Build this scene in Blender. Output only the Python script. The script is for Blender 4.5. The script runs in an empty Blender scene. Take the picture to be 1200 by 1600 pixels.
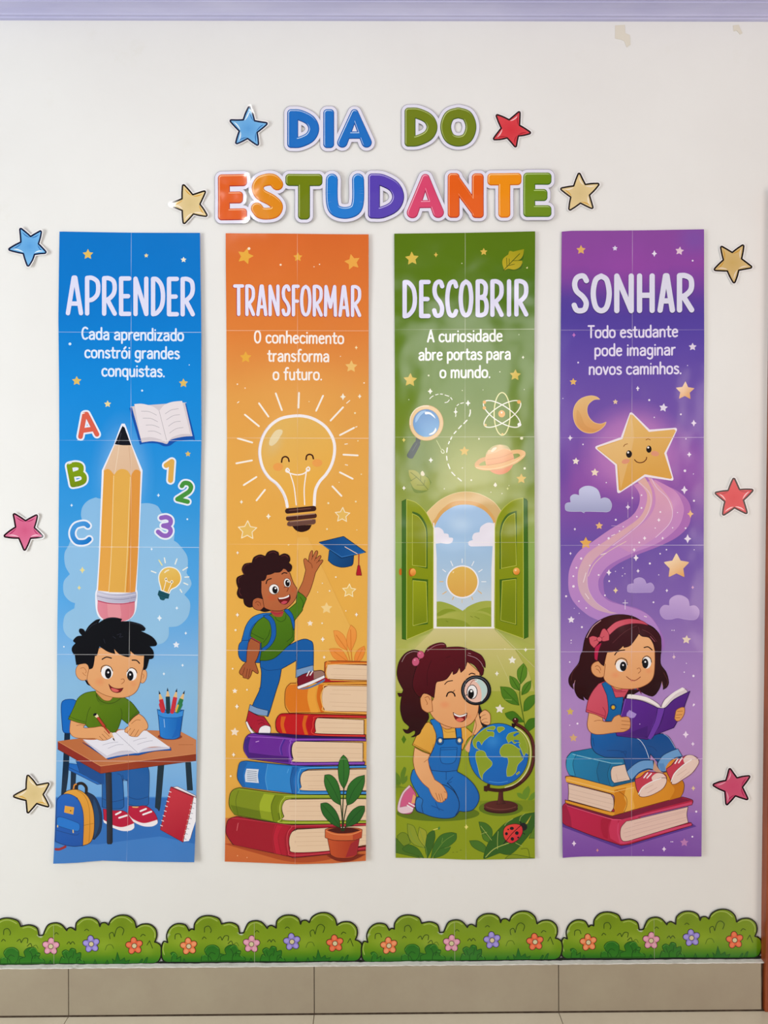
import bpy, math, random
from mathutils import Matrix, Vector
from mathutils.geometry import tessellate_polygon, delaunay_2d_cdt
random.seed(7)
PI = math.pi
SC = bpy.context.scene
COL = SC.collection

# ------------------------------------------------------------ camera
FPX = 1156.0            # focal length in pixels of the 1200x1600 frame
CAM_D, CAM_H = 2.2, 1.52
YAW, ROLL = math.radians(-0.44), math.radians(-0.19)
RC = Matrix.Rotation(YAW, 3, 'Z') @ Matrix.Rotation(PI/2, 3, 'X') @ Matrix.Rotation(ROLL, 3, 'Z')
(R00, R01, R02), (R10, R11, R12), (R20, R21, R22) = [tuple(r) for r in RC]
cam_d = bpy.data.cameras.new('camera')
cam_d.sensor_fit = 'VERTICAL'; cam_d.sensor_height = 36.0; cam_d.lens = FPX/1600*36.0
cam = bpy.data.objects.new('camera', cam_d); COL.objects.link(cam)
cam.matrix_world = Matrix.Translation((0, -CAM_D, CAM_H)) @ RC.to_4x4()
SC.camera = cam
# ------------------------------------------------------------ world, lights, exposure
w = bpy.data.worlds.new('room_light'); SC.world = w; w.use_nodes = True
w.node_tree.nodes['Background'].inputs[0].default_value = (0.96, 0.97, 1.0, 1)
w.node_tree.nodes['Background'].inputs[1].default_value = 0.24

def area(name, loc, aim, sx, sy, power, col):
    d = bpy.data.lights.new(name, 'AREA'); d.shape = 'RECTANGLE'; d.size = sx; d.size_y = sy
    d.energy = power; d.color = col
    o = bpy.data.objects.new(name, d); COL.objects.link(o)
    o.location = loc
    o.rotation_euler = (Vector(aim)-Vector(loc)).to_track_quat('-Z', 'Y').to_euler()
    return o
area('window_light_left', (-3.3, -2.1, 1.40), (-0.3, 0, 1.4), 1.4, 1.9, 84, (0.95, 0.99, 1.0))
area('window_light_behind', (0.60, -3.0, 2.22), (0.60, 0, 2.22), 0.86, 1.34, 23, (1.0, 0.99, 0.97))
area('ceiling_lamp', (-0.66, -1.25, 2.98), (-0.66, -1.25, 0), 0.09, 0.09, 4, (1.0, 0.98, 0.94))
area('warm_fill_right', (2.6, -2.6, 1.5), (0.6, 0, 1.4), 1.2, 1.9, 31, (1.0, 0.80, 0.70))  # added fill, warms and brightens the right of the wall; no known source
SC.view_settings.view_transform = 'Standard'; SC.view_settings.look = 'None'
SC.view_settings.gamma = 1.0; SC.view_settings.use_curve_mapping = False
SC.view_settings.exposure = -0.02

# ------------------------------------------------------------ helpers
def wall_xz(u, v, depth=0.0):
    """pixel of the photograph -> point on the wall plane (or a plane `depth` m in front of it)"""
    a, b = (u-600)/FPX, -(v-800)/FPX
    t = (CAM_D-depth)/(R10*a+R11*b-R12)
    return (t*(R00*a+R01*b-R02), CAM_H+t*(R20*a+R21*b-R22))
def lin(c):
    return c/12.92 if c <= 0.04045 else ((c+0.055)/1.055)**2.4
_hx = {}
def hexc(s):
    if s not in _hx:
        _hx[s] = tuple(lin(int(s[i:i+2], 16)/255) for i in (0, 2, 4))
    return _hx[s]
def mixc(a, b, t):
    return tuple(a[i]*(1-t)+b[i]*t for i in range(3))

def tag(o, label=None, cat=None, group=None, kind=None):
    if label: o['label'] = label
    if cat: o['category'] = cat
    if group: o['group'] = group
    if kind: o['kind'] = kind
    return o
def empty(name, loc):
    o = bpy.data.objects.new(name, None); COL.objects.link(o); o.location = loc; o.empty_display_size = 0.05
    return o

def nodes(name):
    m = bpy.data.materials.new(name); m.use_nodes = True
    nt = m.node_tree; b = nt.nodes['Principled BSDF']
    return m, nt, b
def noise(nt, scale, detail=3, rough=.55, dim='3D', coord='Object', stretch=(1, 1, 1)):
    tc = nt.nodes.new('ShaderNodeTexCoord'); mp = nt.nodes.new('ShaderNodeMapping')
    mp.inputs['Scale'].default_value = stretch
    n = nt.nodes.new('ShaderNodeTexNoise'); n.inputs['Scale'].default_value = scale
    n.inputs['Detail'].default_value = detail; n.inputs['Roughness'].default_value = rough
    nt.links.new(tc.outputs[coord], mp.inputs['Vector']); nt.links.new(mp.outputs[0], n.inputs['Vector'])
    return n
def ramp(nt, src, stops):
    r = nt.nodes.new('ShaderNodeValToRGB')
    while len(r.color_ramp.elements) < len(stops): r.color_ramp.elements.new(0.5)
    for e, (p, c) in zip(r.color_ramp.elements, stops):
        e.position = p; e.color = (*c, 1)
    nt.links.new(src, r.inputs[0]); return r
def bump(nt, b, src, strength, dist):
    bp = nt.nodes.new('ShaderNodeBump'); bp.inputs['Strength'].default_value = strength
    bp.inputs['Distance'].default_value = dist
    nt.links.new(src, bp.inputs['Height']); nt.links.new(bp.outputs[0], b.inputs['Normal'])
    return bp

def ink_material(name, rough, spec, bscale, bdist):
    m, nt, b = nodes(name)
    at = nt.nodes.new('ShaderNodeAttribute'); at.attribute_name = 'ink'
    nt.links.new(at.outputs['Color'], b.inputs['Base Color'])
    b.inputs['Roughness'].default_value = rough
    b.inputs['Specular IOR Level'].default_value = spec
    n = noise(nt, bscale, 2, .5); bump(nt, b, n.outputs['Fac'], 1.0, bdist)
    return m
M_INK = ink_material('printed_glossy_paper', 0.15, 0.38, 5.0, 0.009)
M_LAM = ink_material('laminated_card', 0.11, 0.3, 9.0, 0.003)

# ------------------------------------------------------------ path parsing
def catmull(p, closed):
    n = len(p); out = []
    if n < 3 and not closed: return list(p)
    rng = range(n if closed else n-1)
    for i in rng:
        if closed: p0, p1, p2, p3 = p[(i-1) % n], p[i], p[(i+1) % n], p[(i+2) % n]
        else: p0, p1, p2, p3 = p[max(i-1, 0)], p[i], p[i+1], p[min(i+2, n-1)]
        L = math.hypot(p2[0]-p1[0], p2[1]-p1[1])*PS.scale
        k = max(2, min(9, int(L/1.1)+1))
        for j in range(k):
            t = j/k; t2 = t*t; t3 = t2*t
            out.append(tuple(.5*((2*p1[a])+(-p0[a]+p2[a])*t+(2*p0[a]-5*p1[a]+4*p2[a]-p3[a])*t2+(-p0[a]+3*p1[a]-3*p2[a]+p3[a])*t3) for a in (0, 1)))
    if not closed: out.append(p[-1])
    return out
def parse(s):
    pts = []
    for tok in s.split():
        c = tok.endswith('!'); x, y = tok.rstrip('!').split(',')
        pts.append((float(x), float(y), c))
    return pts
def curve(s, closed):
    pts = parse(s) if isinstance(s, str) else s
    idx = [i for i, p in enumerate(pts) if p[2]]
    xy = [(p[0], p[1]) for p in pts]
    if closed:
        if not idx: return catmull(xy, True)
        k = idx[0]; pts = pts[k:]+pts[:k]+[pts[k]]; xy = [(p[0], p[1]) for p in pts]
    out = []; seg = [xy[0]]
    for i in range(1, len(xy)):
        seg.append(xy[i])
        if pts[i][2] or i == len(xy)-1:
            out += catmull(seg, False)[:-1]; seg = [xy[i]]
    out.append(xy[-1])
    if closed: out.pop()
    return out
def circle_pts(cx, cy, rx, ry=None, rot=0, n=None):
    ry = rx if ry is None else ry
    if n is None: n = max(8, min(40, int(6+max(rx, ry)*PS.scale*1.6)))
    c, s = math.cos(math.radians(rot)), math.sin(math.radians(rot)); o = []
    for i in range(n):
        a = 2*PI*i/n; x, y = rx*math.cos(a), ry*math.sin(a)
        o.append((cx+x*c-y*s, cy+x*s+y*c))
    return o

# ------------------------------------------------------------ printed sheets: thin layered ink geometry on a gently waved sheet
def pl(stops, t):
    if t <= stops[0][0]: return stops[0][1]
    for (a, va), (b, vb) in zip(stops, stops[1:]):
        if t <= b: return va+(vb-va)*(t-a)/(b-a)
    return stops[-1][1]
class Sheet:
    """a printed flat thing; coordinates are pixels of the photograph carried to the wall plane"""
    DZ = 0.00003
    def __init__(s, root, gx, gy, f, g, left=None, right=None, top=None, bot=None, mats=None, base=0.0012):
        s.root = root; s.gx = gx; s.gy = gy; s.base = base
        s.fx = [f(x) for x in gx]; s.gv = [g(y) for y in gy]
        s.left, s.right, s.top, s.bot = left, right, top, bot
        nd = lambda a, q, g_: (a[min(len(a)-1, q+1)]-a[max(0, q-1)])/(g_[min(len(a)-1, q+1)]-g_[max(0, q-1)])/.0019
        s.nx = [nd(s.fx, q, gx) for q in range(len(gx))]; s.ny = [nd(s.gv, q, gy) for q in range(len(gy))]
        s.inside = [[bool(left) and gx[i] > max(pl(left, gy[j]), pl(left, gy[j+1])) and gx[i+1] < min(pl(right, gy[j]), pl(right, gy[j+1]))
                     and gy[j] > max(pl(top, gx[i]), pl(top, gx[i+1])) and gy[j+1] < min(pl(bot, gx[i]), pl(bot, gx[i+1])) for i in range(len(gx)-1)] for j in range(len(gy)-1)]
        s.mats = mats or (M_INK,)
        s.levels = []; s.parts = {}; s.cur = None; s.ox = s.oy = 0.0; s.scale = 1.0; s.order = []
        s.xf = None; s.stack = []
    def frame(s, ox, oy, k=4.8): s.ox, s.oy, s.scale = ox, oy, 1.0/k
    def part(s, name, label=None, parent=None, mesh=True):
        key = name; i = 1
        while key in s.parts: key = f'{name}#{i}'; i += 1
        s.parts[key] = dict(name=name, label=label, parent=parent, v=[], nrm=[], c=[], faces=[], mi=[], stuff=False)
        s.order.append(key); s.cur = s.parts[key]; return key
    def use(s, key): s.cur = s.parts[key]
    def tx(s, p):
        if s.xf: p = s.xf(p)
        return (s.ox+p[0]*s.scale, s.oy+p[1]*s.scale)
    @staticmethod
    def _cut(poly, ax, val, keep_ge):
        out = []; n = len(poly)
        for i in range(n):
            a, b = poly[i], poly[(i+1) % n]
            da, db = a[ax]-val, b[ax]-val
            if not keep_ge: da, db = -da, -db
            if da >= 0: out.append(a)
            if (da > 0 and db < 0) or (da < 0 and db > 0):
                t = da/(da-db); out.append(tuple(a[k]+(b[k]-a[k])*t for k in range(len(a))))
        return out
    @staticmethod
    def _half(poly, q0, q1):
        """keep the part right of the directed line q0->q1 (screen coords, y down: inside when cross >= 0)"""
        out = []; n = len(poly); ex, ey = q1[0]-q0[0], q1[1]-q0[1]
        f = lambda p: ex*(p[1]-q0[1])-ey*(p[0]-q0[0])
        for i in range(n):
            a, b = poly[i], poly[(i+1) % n]; da, db = f(a), f(b)
            if da >= 0: out.append(a)
            if (da > 0 and db < 0) or (da < 0 and db > 0):
                t = da/(da-db); out.append(tuple(a[k]+(b[k]-a[k])*t for k in range(len(a))))
        return out
    @staticmethod
    def sample(under, x, y):
        """colour of the topmost ink at a point"""
        for (a, b, c, d, polys, col, blend) in under:
            if x < a-.01 or x > b+.01 or y < c-.01 or y > d+.01: continue
            for q in polys:
                n = len(q); pos = neg = False
                if max(p[0] for p in q) < x-.002 or min(p[0] for p in q) > x+.002 or max(p[1] for p in q) < y-.002 or min(p[1] for p in q) > y+.002: continue
                for i in range(n):
                    p0, p1 = q[i], q[(i+1) % n]
                    cr = (p1[0]-p0[0])*(y-p0[1])-(p1[1]-p0[1])*(x-p0[0])
                    if cr > 1e-3: pos = True
                    elif cr < -1e-3: neg = True
                    if pos and neg: break
                if pos and neg: continue
                if blend is None: return col(x, y) if callable(col) else col
                al = 0
                if len(q) == 3:      # barycentric alpha
                    (x0, y0, a0), (x1, y1, a1), (x2, y2, a2) = q
                    D = (y1-y2)*(x0-x2)+(x2-x1)*(y0-y2)
                    if abs(D) < 1e-9: continue
                    l0 = ((y1-y2)*(x-x2)+(x2-x1)*(y-y2))/D; l1 = ((y2-y0)*(x-x2)+(x0-x2)*(y-y2))/D
                    al = l0*a0+l1*a1+(1-l0-l1)*a2
                else:
                    w_ = [1/(1e-4+math.hypot(p[0]-x, p[1]-y)) for p in q]; al = sum(p[2]*k for p, k in zip(q, w_))/sum(w_)
                return blend(x, y, min(1, max(0, al)))
        return (.8, .8, .8)
    def emit(s, polys, col, level=None, mi=0, adv=True):
        """polys: convex polygons in sheet pixels, each vertex (x, y[, alpha])"""
        if not polys: return
        x0 = min(p[0] for q in polys for p in q); x1 = max(p[0] for q in polys for p in q)
        y0 = min(p[1] for q in polys for p in q); y1 = max(p[1] for q in polys for p in q)
        if level is None:
            level = 1+max([l for (a, b, c, d, l) in s.levels if a < x1 and x0 < b and c < y1 and y0 < d] or [0])
        s.levels.append((x0, x1, y0, y1, level))
        if mi:          # a wash: printed colour = what is underneath blended with the wash colour
            under = [e for e in s.stack if e[0] < x1 and x0 < e[1] and e[2] < y1 and y0 < e[3]][::-1]
            memo = {}
            def blend(x, y, al, c0=col):
                k = (round(x, 3), round(y, 3))
                if k not in memo: memo[k] = s.sample(under, x, y)
                return mixc(memo[k], c0, al)
            keep = col
        else: blend = None
        s.stack.append((x0, x1, y0, y1, polys, col if not mi else None, blend))
        P = s.cur; gx, gy = s.gx, s.gy
        for q in polys:
            qy0 = min(p[1] for p in q); qy1 = max(p[1] for p in q)
            for j in range(len(gy)-1):
                if qy1 <= gy[j] or qy0 >= gy[j+1]: continue
                r = q
                if qy0 < gy[j]: r = s._cut(r, 1, gy[j], True)
                if qy1 > gy[j+1] and r: r = s._cut(r, 1, gy[j+1], False)
                if len(r) < 3: continue
                rx0 = min(p[0] for p in r); rx1 = max(p[0] for p in r)
                for i in range(len(gx)-1):
                    if rx1 <= gx[i] or rx0 >= gx[i+1]: continue
                    t = r
                    if rx0 < gx[i]: t = s._cut(t, 0, gx[i], True)
                    if rx1 > gx[i+1] and t: t = s._cut(t, 0, gx[i+1], False)
                    if s.left and not s.inside[j][i]:
                      if len(t) >= 3: t = s._half(t, (pl(s.left, gy[j+1]), gy[j+1]), (pl(s.left, gy[j]), gy[j]))
                      if len(t) >= 3: t = s._half(t, (pl(s.right, gy[j]), gy[j]), (pl(s.right, gy[j+1]), gy[j+1]))
                      if len(t) >= 3: t = s._half(t, (gx[i], pl(s.top, gx[i])), (gx[i+1], pl(s.top, gx[i+1])))
                      if len(t) >= 3: t = s._half(t, (gx[i+1], pl(s.bot, gx[i+1])), (gx[i], pl(s.bot, gx[i])))
                    if len(t) < 3: continue
                    A = sum(t[k][0]*t[(k+1) % len(t)][1]-t[(k+1) % len(t)][0]*t[k][1] for k in range(len(t)))
                    if abs(A) < 1e-4: continue
                    if A < 0: t = t[::-1]
                    idx = []; gxa, gxw, gya, gyw = gx[i], gx[i+1]-gx[i], gy[j], gy[j+1]-gy[j]
                    ha, hb, hc, hd = s.fx[i], s.fx[i+1], s.gv[j], s.gv[j+1]; na, nb, nc, nd_ = s.nx[i], s.nx[i+1], s.ny[j], s.ny[j+1]
                    for p in t:
                        u = (p[0]-gxa)/gxw; w_ = (p[1]-gya)/gyw
                        h = s.base+ha+(hb-ha)*u+hc+(hd-hc)*w_+level*s.DZ
                        X, Z = wall_xz(p[0], p[1])
                        if blend: c = blend(p[0], p[1], p[2])
                        else: c = col(p[0], p[1]) if callable(col) else col
                        P['v'].append((X, -h, Z)); P['c'].append((c[0], c[1], c[2], 1.0))
                        sx = na+(nb-na)*u; sy = nc+(nd_-nc)*w_; il = 1/math.sqrt(sx*sx+sy*sy+1)
                        P['nrm'].append((-sx*il, -il, sy*il))
                        idx.append(len(P['v'])-1)
                    P['faces'].append(tuple(idx[::-1])); P['mi'].append(0)
        return level
    def build(s):
        made = {}
        ox, oy, oz = s.root.location
        for key in s.order:
            P = s.parts[key]
            if not P['v']: continue
            me = bpy.data.meshes.new(P['name'])
            # faces wound so that the normal looks into the room (-Y)
            me.from_pydata([(x-ox, y-oy, z-oz) for x, y, z in P['v']], [], P['faces'])
            f0 = me.polygons[0]
            me.update()
            if f0.normal.y > 0: me.flip_normals()
            me.polygons.foreach_set('use_smooth', [True]*len(me.polygons))
            used = sorted(set(P['mi']))
            for k in used: me.materials.append(s.mats[k])
            me.polygons.foreach_set('material_index', [used.index(k) for k in P['mi']])
            at = me.color_attributes.new('ink', 'FLOAT_COLOR', 'POINT')
            at.data.foreach_set('color', [x for c in P['c'] for x in c])
            me.normals_split_custom_set_from_vertices(P['nrm'])
            o = bpy.data.objects.new(P['name'], me); COL.objects.link(o)
            o.parent = made.get(P['parent'], s.root) if P['parent'] else s.root
            if P['label']: o['label'] = P['label']
            if P['name'] == 'speckles': o['kind'] = 'stuff'
            made[key] = o
        return made
PS = None   # current sheet
def V(*stops):
    st = [(y, hexc(c)) for y, c in stops]
    def f(x, y):
        if y <= st[0][0]: return st[0][1]
        for (a, ca), (b, cb) in zip(st, st[1:]):
            if y <= b: return mixc(ca, cb, (y-a)/(b-a))
        return st[-1][1]
    return f
def G(c1, c2, x1, y1, x2, y2):
    """linear two-colour print gradient, in frame coordinates"""
    a, b = hexc(c1), hexc(c2); p = PS.tx((x1, y1)); q = PS.tx((x2, y2)); dx, dy = q[0]-p[0], q[1]-p[1]; n = dx*dx+dy*dy
    return lambda x, y: mixc(a, b, min(1, max(0, ((x-p[0])*dx+(y-p[1])*dy)/n)))
def cc(col): return hexc(col) if isinstance(col, str) else col
def tess(pts, holes=()):
    loops = [[Vector((x, y, 0)) for x, y in l] for l in [pts, *holes]]
    flat = [p for l in loops for p in l]
    return [[(flat[i].x, flat[i].y) for i in t] for t in tessellate_polygon(loops)]
def stroke_polys(pts, wd, closed=False, cap=True):
    """pts in frame units; returns convex polygons"""
    r = wd/2; out = []; n = len(pts)
    segs = [(pts[i], pts[(i+1) % n]) for i in range(n if closed else n-1)]
    big = r*PS.scale > 1.6
    nd = 14 if r*PS.scale > 3 else (10 if big else 6)
    for k, (a, b) in enumerate(segs):
        dx, dy = b[0]-a[0], b[1]-a[1]; L = math.hypot(dx, dy)
        if L < 1e-6: continue
        nx, ny = -dy/L*r, dx/L*r
        out.append([(a[0]+nx, a[1]+ny), (b[0]+nx, b[1]+ny), (b[0]-nx, b[1]-ny), (a[0]-nx, a[1]-ny)])
    for i, p in enumerate(pts):
        end = (i in (0, n-1)) and not closed
        if end and not cap: continue
        if not end:
            a, b = pts[i-1], pts[(i+1) % n]
            t = math.atan2(p[1]-a[1], p[0]-a[0])-math.atan2(b[1]-p[1], b[0]-p[0])
            t = abs((t+PI) % (2*PI)-PI)
            if t < 0.02: continue
            if t < 0.7:      # fill the wedge on the outer side of a gentle bend
                la = math.hypot(p[0]-a[0], p[1]-a[1]) or 1; lb = math.hypot(b[0]-p[0], b[1]-p[1]) or 1
                na = (-(p[1]-a[1])/la*r, (p[0]-a[0])/la*r); nb = (-(b[1]-p[1])/lb*r, (b[0]-p[0])/lb*r)
                sg = 1 if na[0]*(b[0]-p[0])+na[1]*(b[1]-p[1]) < 0 else -1
                if r*t*PS.scale > .12: out.append([p, (p[0]+sg*na[0], p[1]+sg*na[1]), (p[0]+sg*nb[0], p[1]+sg*nb[1])])
                continue
        out.append(circle_pts(p[0], p[1], r, r, 0, nd))
    return out
def union(polys):
    """overlapping convex polygons -> triangles that cover their union once"""
    vs, fs = [], []
    for q in polys:
        A = sum(q[k][0]*q[(k+1) % len(q)][1]-q[(k+1) % len(q)][0]*q[k][1] for k in range(len(q)))
        if A < 0: q = q[::-1]
        fs.append(list(range(len(vs), len(vs)+len(q)))); vs += [Vector(p[:2]) for p in q]
    ov, oe, of, _, _, orig = delaunay_2d_cdt(vs, [], fs, 1, 1e-5)
    return [[(ov[i].x, ov[i].y) for i in f] for f, o in zip(of, orig) if o]
def U(polys): return union(T(polys))
def T(polys): return [[PS.tx(p) for p in q] for q in polys]
def F(col, path, o=None, ow=3.2, raw=False):
    pts = path if raw else curve(path, True)
    PS.emit(T(tess(pts)), cc(col))
    if o: PS.emit(U(stroke_polys(pts, ow, True)), cc(o))
def L(col, wd, path, closed=False):
    pts = curve(path, closed)
    PS.emit(U(stroke_polys(pts, wd, closed)), cc(col))
def ML(col, wd, *paths):
    q = []
    for p in paths: q += stroke_polys(curve(p, False), wd)
    PS.emit(U(q), cc(col))
def E(col, cx, cy, rx, ry=None, rot=0, o=None, ow=3.2):
    pts = circle_pts(cx, cy, rx, ry, rot)
    PS.emit(T([pts]), cc(col))
    if o: PS.emit(U(stroke_polys(pts, ow, True)), cc(o))
def star_pts(cx, cy, r, rot=0, rin=.46, n=5):
    return [(cx+(r if i % 2 == 0 else r*rin)*math.sin(PI*i/n+math.radians(rot)), cy-(r if i % 2 == 0 else r*rin)*math.cos(PI*i/n+math.radians(rot))) for i in range(2*n)]
def rstar(cx, cy, r, rot=0, rin=.48, tip=.16):
    """star with rounded tips"""
    p = star_pts(cx, cy, r, rot, rin); out = []
    for i, q in enumerate(p):
        if i % 2: out.append(q); continue
        a, b = p[i-1], p[(i+1) % 10]
        out.append((q[0]+(a[0]-q[0])*tip, q[1]+(a[1]-q[1])*tip))
        out.append((q[0]+((a[0]+b[0])/2-q[0])*tip*.35, q[1]+((a[1]+b[1])/2-q[1])*tip*.35))
        out.append((q[0]+(b[0]-q[0])*tip, q[1]+(b[1]-q[1])*tip))
    return out
def S5(col, *stars):
    """stars: (cx, cy, r[, rot])"""
    back = PS.cur
    for st in stars:
        if st[2]*PS.scale > 3.8: PS.part('star')
        PS.emit(T(tess(rstar(*st[:3], st[3] if len(st) > 3 else 0, .5))), cc(col)); PS.cur = back
def S4(col, *stars):
    q = []
    for (x, y, r) in stars:
        k = r*.3; q += tess([(x, y-r), (x+k, y-k), (x+r*.8, y), (x+k, y+k), (x, y+r), (x-k, y+k), (x-r*.8, y), (x-k, y-k)])
    PS.emit(U(q), cc(col))
def DOT(col, *ds):
    PS.emit(T([circle_pts(x, y, r, r, 0, 8) for (x, y, r) in ds]), cc(col))
def GLOW(col, cx, cy, rx, ry, a0, rot=0, a1=0.0, inner=0.0, rings=5):
    """soft printed wash: alpha a0 in the middle fading to a1 at the rim"""
    n = 28; q = []
    def P(t, i):
        c, s = math.cos(math.radians(rot)), math.sin(math.radians(rot)); a = 2*PI*i/n
        x, y = rx*t*math.cos(a), ry*t*math.sin(a); p = PS.tx((cx+x*c-y*s, cy+x*s+y*c))
        u = max(0, (t-inner)/(1-inner)); u = u*u*(3-2*u)
        return (p[0], p[1], a0+(a1-a0)*u)
    for k in range(rings):
        t0, t1 = k/rings, (k+1)/rings
        for i in range(n):
            q.append([P(t0, i), P(t1, i), P(t1, i+1)] if k == 0 else [P(t0, i), P(t1, i), P(t1, i+1), P(t0, i+1)])
    PS.emit(q, cc(col), mi=1)
def WASH(col, path, alpha):
    q = [[(*PS.tx(p), alpha) for p in t] for t in tess(curve(path, True))]
    PS.emit(q, cc(col), mi=1)

# ------------------------------------------------------------ lettering
CAPS = {
 'A': "0,1! .44,0! .56,0! 1,1!;.2,.73! .8,.73!", 'B': "0,0! 0,1!;0,0! .5,0 .85,.1 .9,.25 .75,.42 .2,.48!;.3,.48! .8,.52 1,.7 .9,.92 .5,1 0,1!",
 'C': "1,.14 .85,.02 .6,0 .25,.08 .03,.35 .02,.65 .2,.92 .5,1 .8,.98 1,.87", 'D': "0,0! 0,1! .4,.96 .85,.78 1,.5 .85,.2 .4,.02 0,0!",
 'E': "1,0! 0,0! 0,1! 1,1!;0,.5! .85,.5!", 'F': "1,0! 0,0! 0,1!;0,.52! .85,.52!", 'H': "0,0! 0,1!;1,0! 1,1!;0,.56! 1,.56!", 'I': ".5,0! .5,1!",
 'M': "0,1! 0.06,0! .5,.72! .92,0! 1,1!", 'N': "0,1! 0,0! 1,1! 1,0!", 'O': ".5,0 .85,.12 1,.5 .85,.88 .5,1 .15,.88 0,.5 .15,.12 .5,0",
 'P': "0,0! 0,1!;0,0! .45,0 .9,.1 1,.28 .9,.47 .5,.6 .1,.63!", 'R': "0,0! 0,1!;0,0! .45,0 .88,.08 1,.25 .9,.43 .5,.57 .1,.62!;.3,.6! 1,1!",
 'S': "1,.13 .8,.01 .5,0 .18,.07 .04,.24 .2,.43 .72,.6 .98,.77 .86,.95 .5,1 .18,.97 0,.84", 'T': "0,0! 1,0!;.5,0! .5,1!", 'U': "0,0! 0,.6 .12,.9 .5,1 .88,.9 1,.6 1,0!",
 '1': "0.1,.2! .75,0! .6,1!", '2': ".1,.22 .25,.03 .65,0 .92,.15 .85,.42 .45,.7 0,1! .95,1!", '3': ".1,.08 .5,0 .85,.1 .85,.35 .35,.48! .85,.55 1,.75 .8,.97 .4,1 0,.85",
}
LOW = {
 'a': (.5, ".07,.46 .2,.37 .37,.4 .44,.56 .44,1!;.44,.63 .2,.65 .05,.8 .12,.98 .3,.98 .44,.86"), 'b': (.5, ".05,0! .05,1!;.05,.5 .2,.37 .4,.43 .46,.67 .4,.93 .2,1 .05,.88"),
 'c': (.45, ".43,.46 .28,.37 .1,.45 .04,.68 .1,.92 .28,1 .43,.91"), 'd': (.5, ".45,0! .45,1!;.45,.5 .3,.37 .1,.43 .04,.67 .1,.93 .3,1 .45,.88"),
 'e': (.48, ".06,.66! .44,.62! .4,.44 .25,.37 .1,.45 .04,.68 .1,.92 .26,1 .43,.92"), 'f': (.36, ".38,.03 .27,0 .18,.1 .16,.3 .16,1!;.02,.38! .33,.38!"),
 'g': (.5, ".44,.38! .44,1.1 .36,1.27 .2,1.31 .05,1.22;.44,.5 .27,.37 .1,.43 .05,.66 .1,.88 .26,.95 .44,.82"), 'h': (.48, ".05,0! .05,1!;.05,.54 .2,.38 .36,.41 .42,.56 .42,1!"),
 'i': (.12, ".06,.38! .06,1!;.06,.12! .06,.13!"), 'm': (.74, ".05,.38! .05,1!;.05,.54 .15,.39 .28,.39 .36,.54 .36,1!;.36,.54 .46,.39 .6,.39 .67,.54 .67,1!"),
 'n': (.48, ".05,.38! .05,1!;.05,.54 .2,.38 .36,.41 .42,.56 .42,1!"), 'o': (.5, ".25,.37 .42,.45 .47,.68 .42,.92 .25,1 .08,.92 .03,.68 .08,.45 .25,.37"),
 'p': (.5, ".05,.38! .05,1.3!;.05,.5 .2,.37 .4,.43 .46,.67 .4,.93 .2,1 .05,.88"), 'q': (.5, ".45,.38! .45,1.3!;.45,.5 .3,.37 .1,.43 .04,.67 .1,.93 .3,1 .45,.88"),
 'r': (.33, ".05,.38! .05,1!;.05,.58 .15,.41 .3,.38"), 's': (.4, ".36,.44 .22,.37 .08,.42 .07,.56 .22,.66 .36,.76 .37,.91 .22,1 .05,.94"),
 't': (.36, ".16,.12! .16,.82 .22,.97 .35,.97;.02,.38! .35,.38!"), 'u': (.48, ".05,.38! .05,.8 .12,.97 .28,.99 .42,.84;.42,.38! .42,1!"),
 'v': (.44, ".03,.38! .22,1! .42,.38!"), 'z': (.44, ".05,.38! .4,.38! .05,1! .42,1!"), '.': (.1, ".05,.98! .05,1!"), ' ': (.22, ""),
 'A': (.55, ".02,1! .28,0! .53,1!;.1,.68! .45,.68!"), 'C': (.5, ".48,.1 .3,0 .12,.12 .04,.5 .12,.88 .3,1 .48,.9"), 'O': (.56, ".28,0 .46,.15 .52,.5 .46,.85 .28,1 .1,.85 .04,.5 .1,.15 .28,0"),
 'T': (.5, ".02,0! .5,0!;.25,0! .25,1!"),
}
LOW['ó'] = (.5, LOW['o'][1]+";.22,.2! .36,.04!")
def glyph(strokes, fx, fy):
    out = []
    for s in strokes.split(';'):
        if not s: continue
        out.append([(fx(x, y), fy(x, y), c) for x, y, c in parse(s)])
    return out
def glyph_polys(gl, wd):
    q = []
    for st in gl: q += stroke_polys(curve(st, False), wd)
    return q
def HEAD(letters, yt0, yt1, yb0, yb1, wd, col, shade, sh=(1.5, 3)):
    """painted capital letters; letters = [(char, x0, x1), ...] in frame units"""
    X0, X1 = letters[0][1], letters[-1][2]; key = PS.part('heading')
    allq, shq = [], []
    for ch, x0, x1 in letters:
        u = ((x0+x1)/2-X0)/(X1-X0); yt = yt0+(yt1-yt0)*u+wd/2; yb = yb0+(yb1-yb0)*u-wd/2
        a, b = x0+wd/2, x1-wd/2
        gl = glyph(CAPS[ch], lambda x, y: a+(b-a)*x, lambda x, y: yt+(yb-yt)*y)
        allq.append(glyph_polys(gl, wd))
        shq += [[(p[0]+sh[0], p[1]+sh[1]) for p in r] for r in glyph_polys(gl, wd+4)]
    PS.emit(U(shq), cc(shade))
    for q in allq:
        PS.part('letter', None, key); PS.emit(U(q), cc(col))
def CAPTION(text, x0, x1, base0, base1, cap, wd, col):
    tot = sum(LOW[c][0] for c in text)+.11*(len(text)-1); k = (x1-x0)/tot; x = 0; q = []
    for c in text:
        wch, st = LOW[c]
        def fx(a, b): return x0+(x+a)*k
        def fy(a, b):
            u = (x+a)/tot; bs = base0+(base1-base0)*u; return bs-cap+b*cap
        q += glyph_polys(glyph(st, fx, fy), wd); x += wch+.11
    PS.emit(U(q), cc(col))

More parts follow.
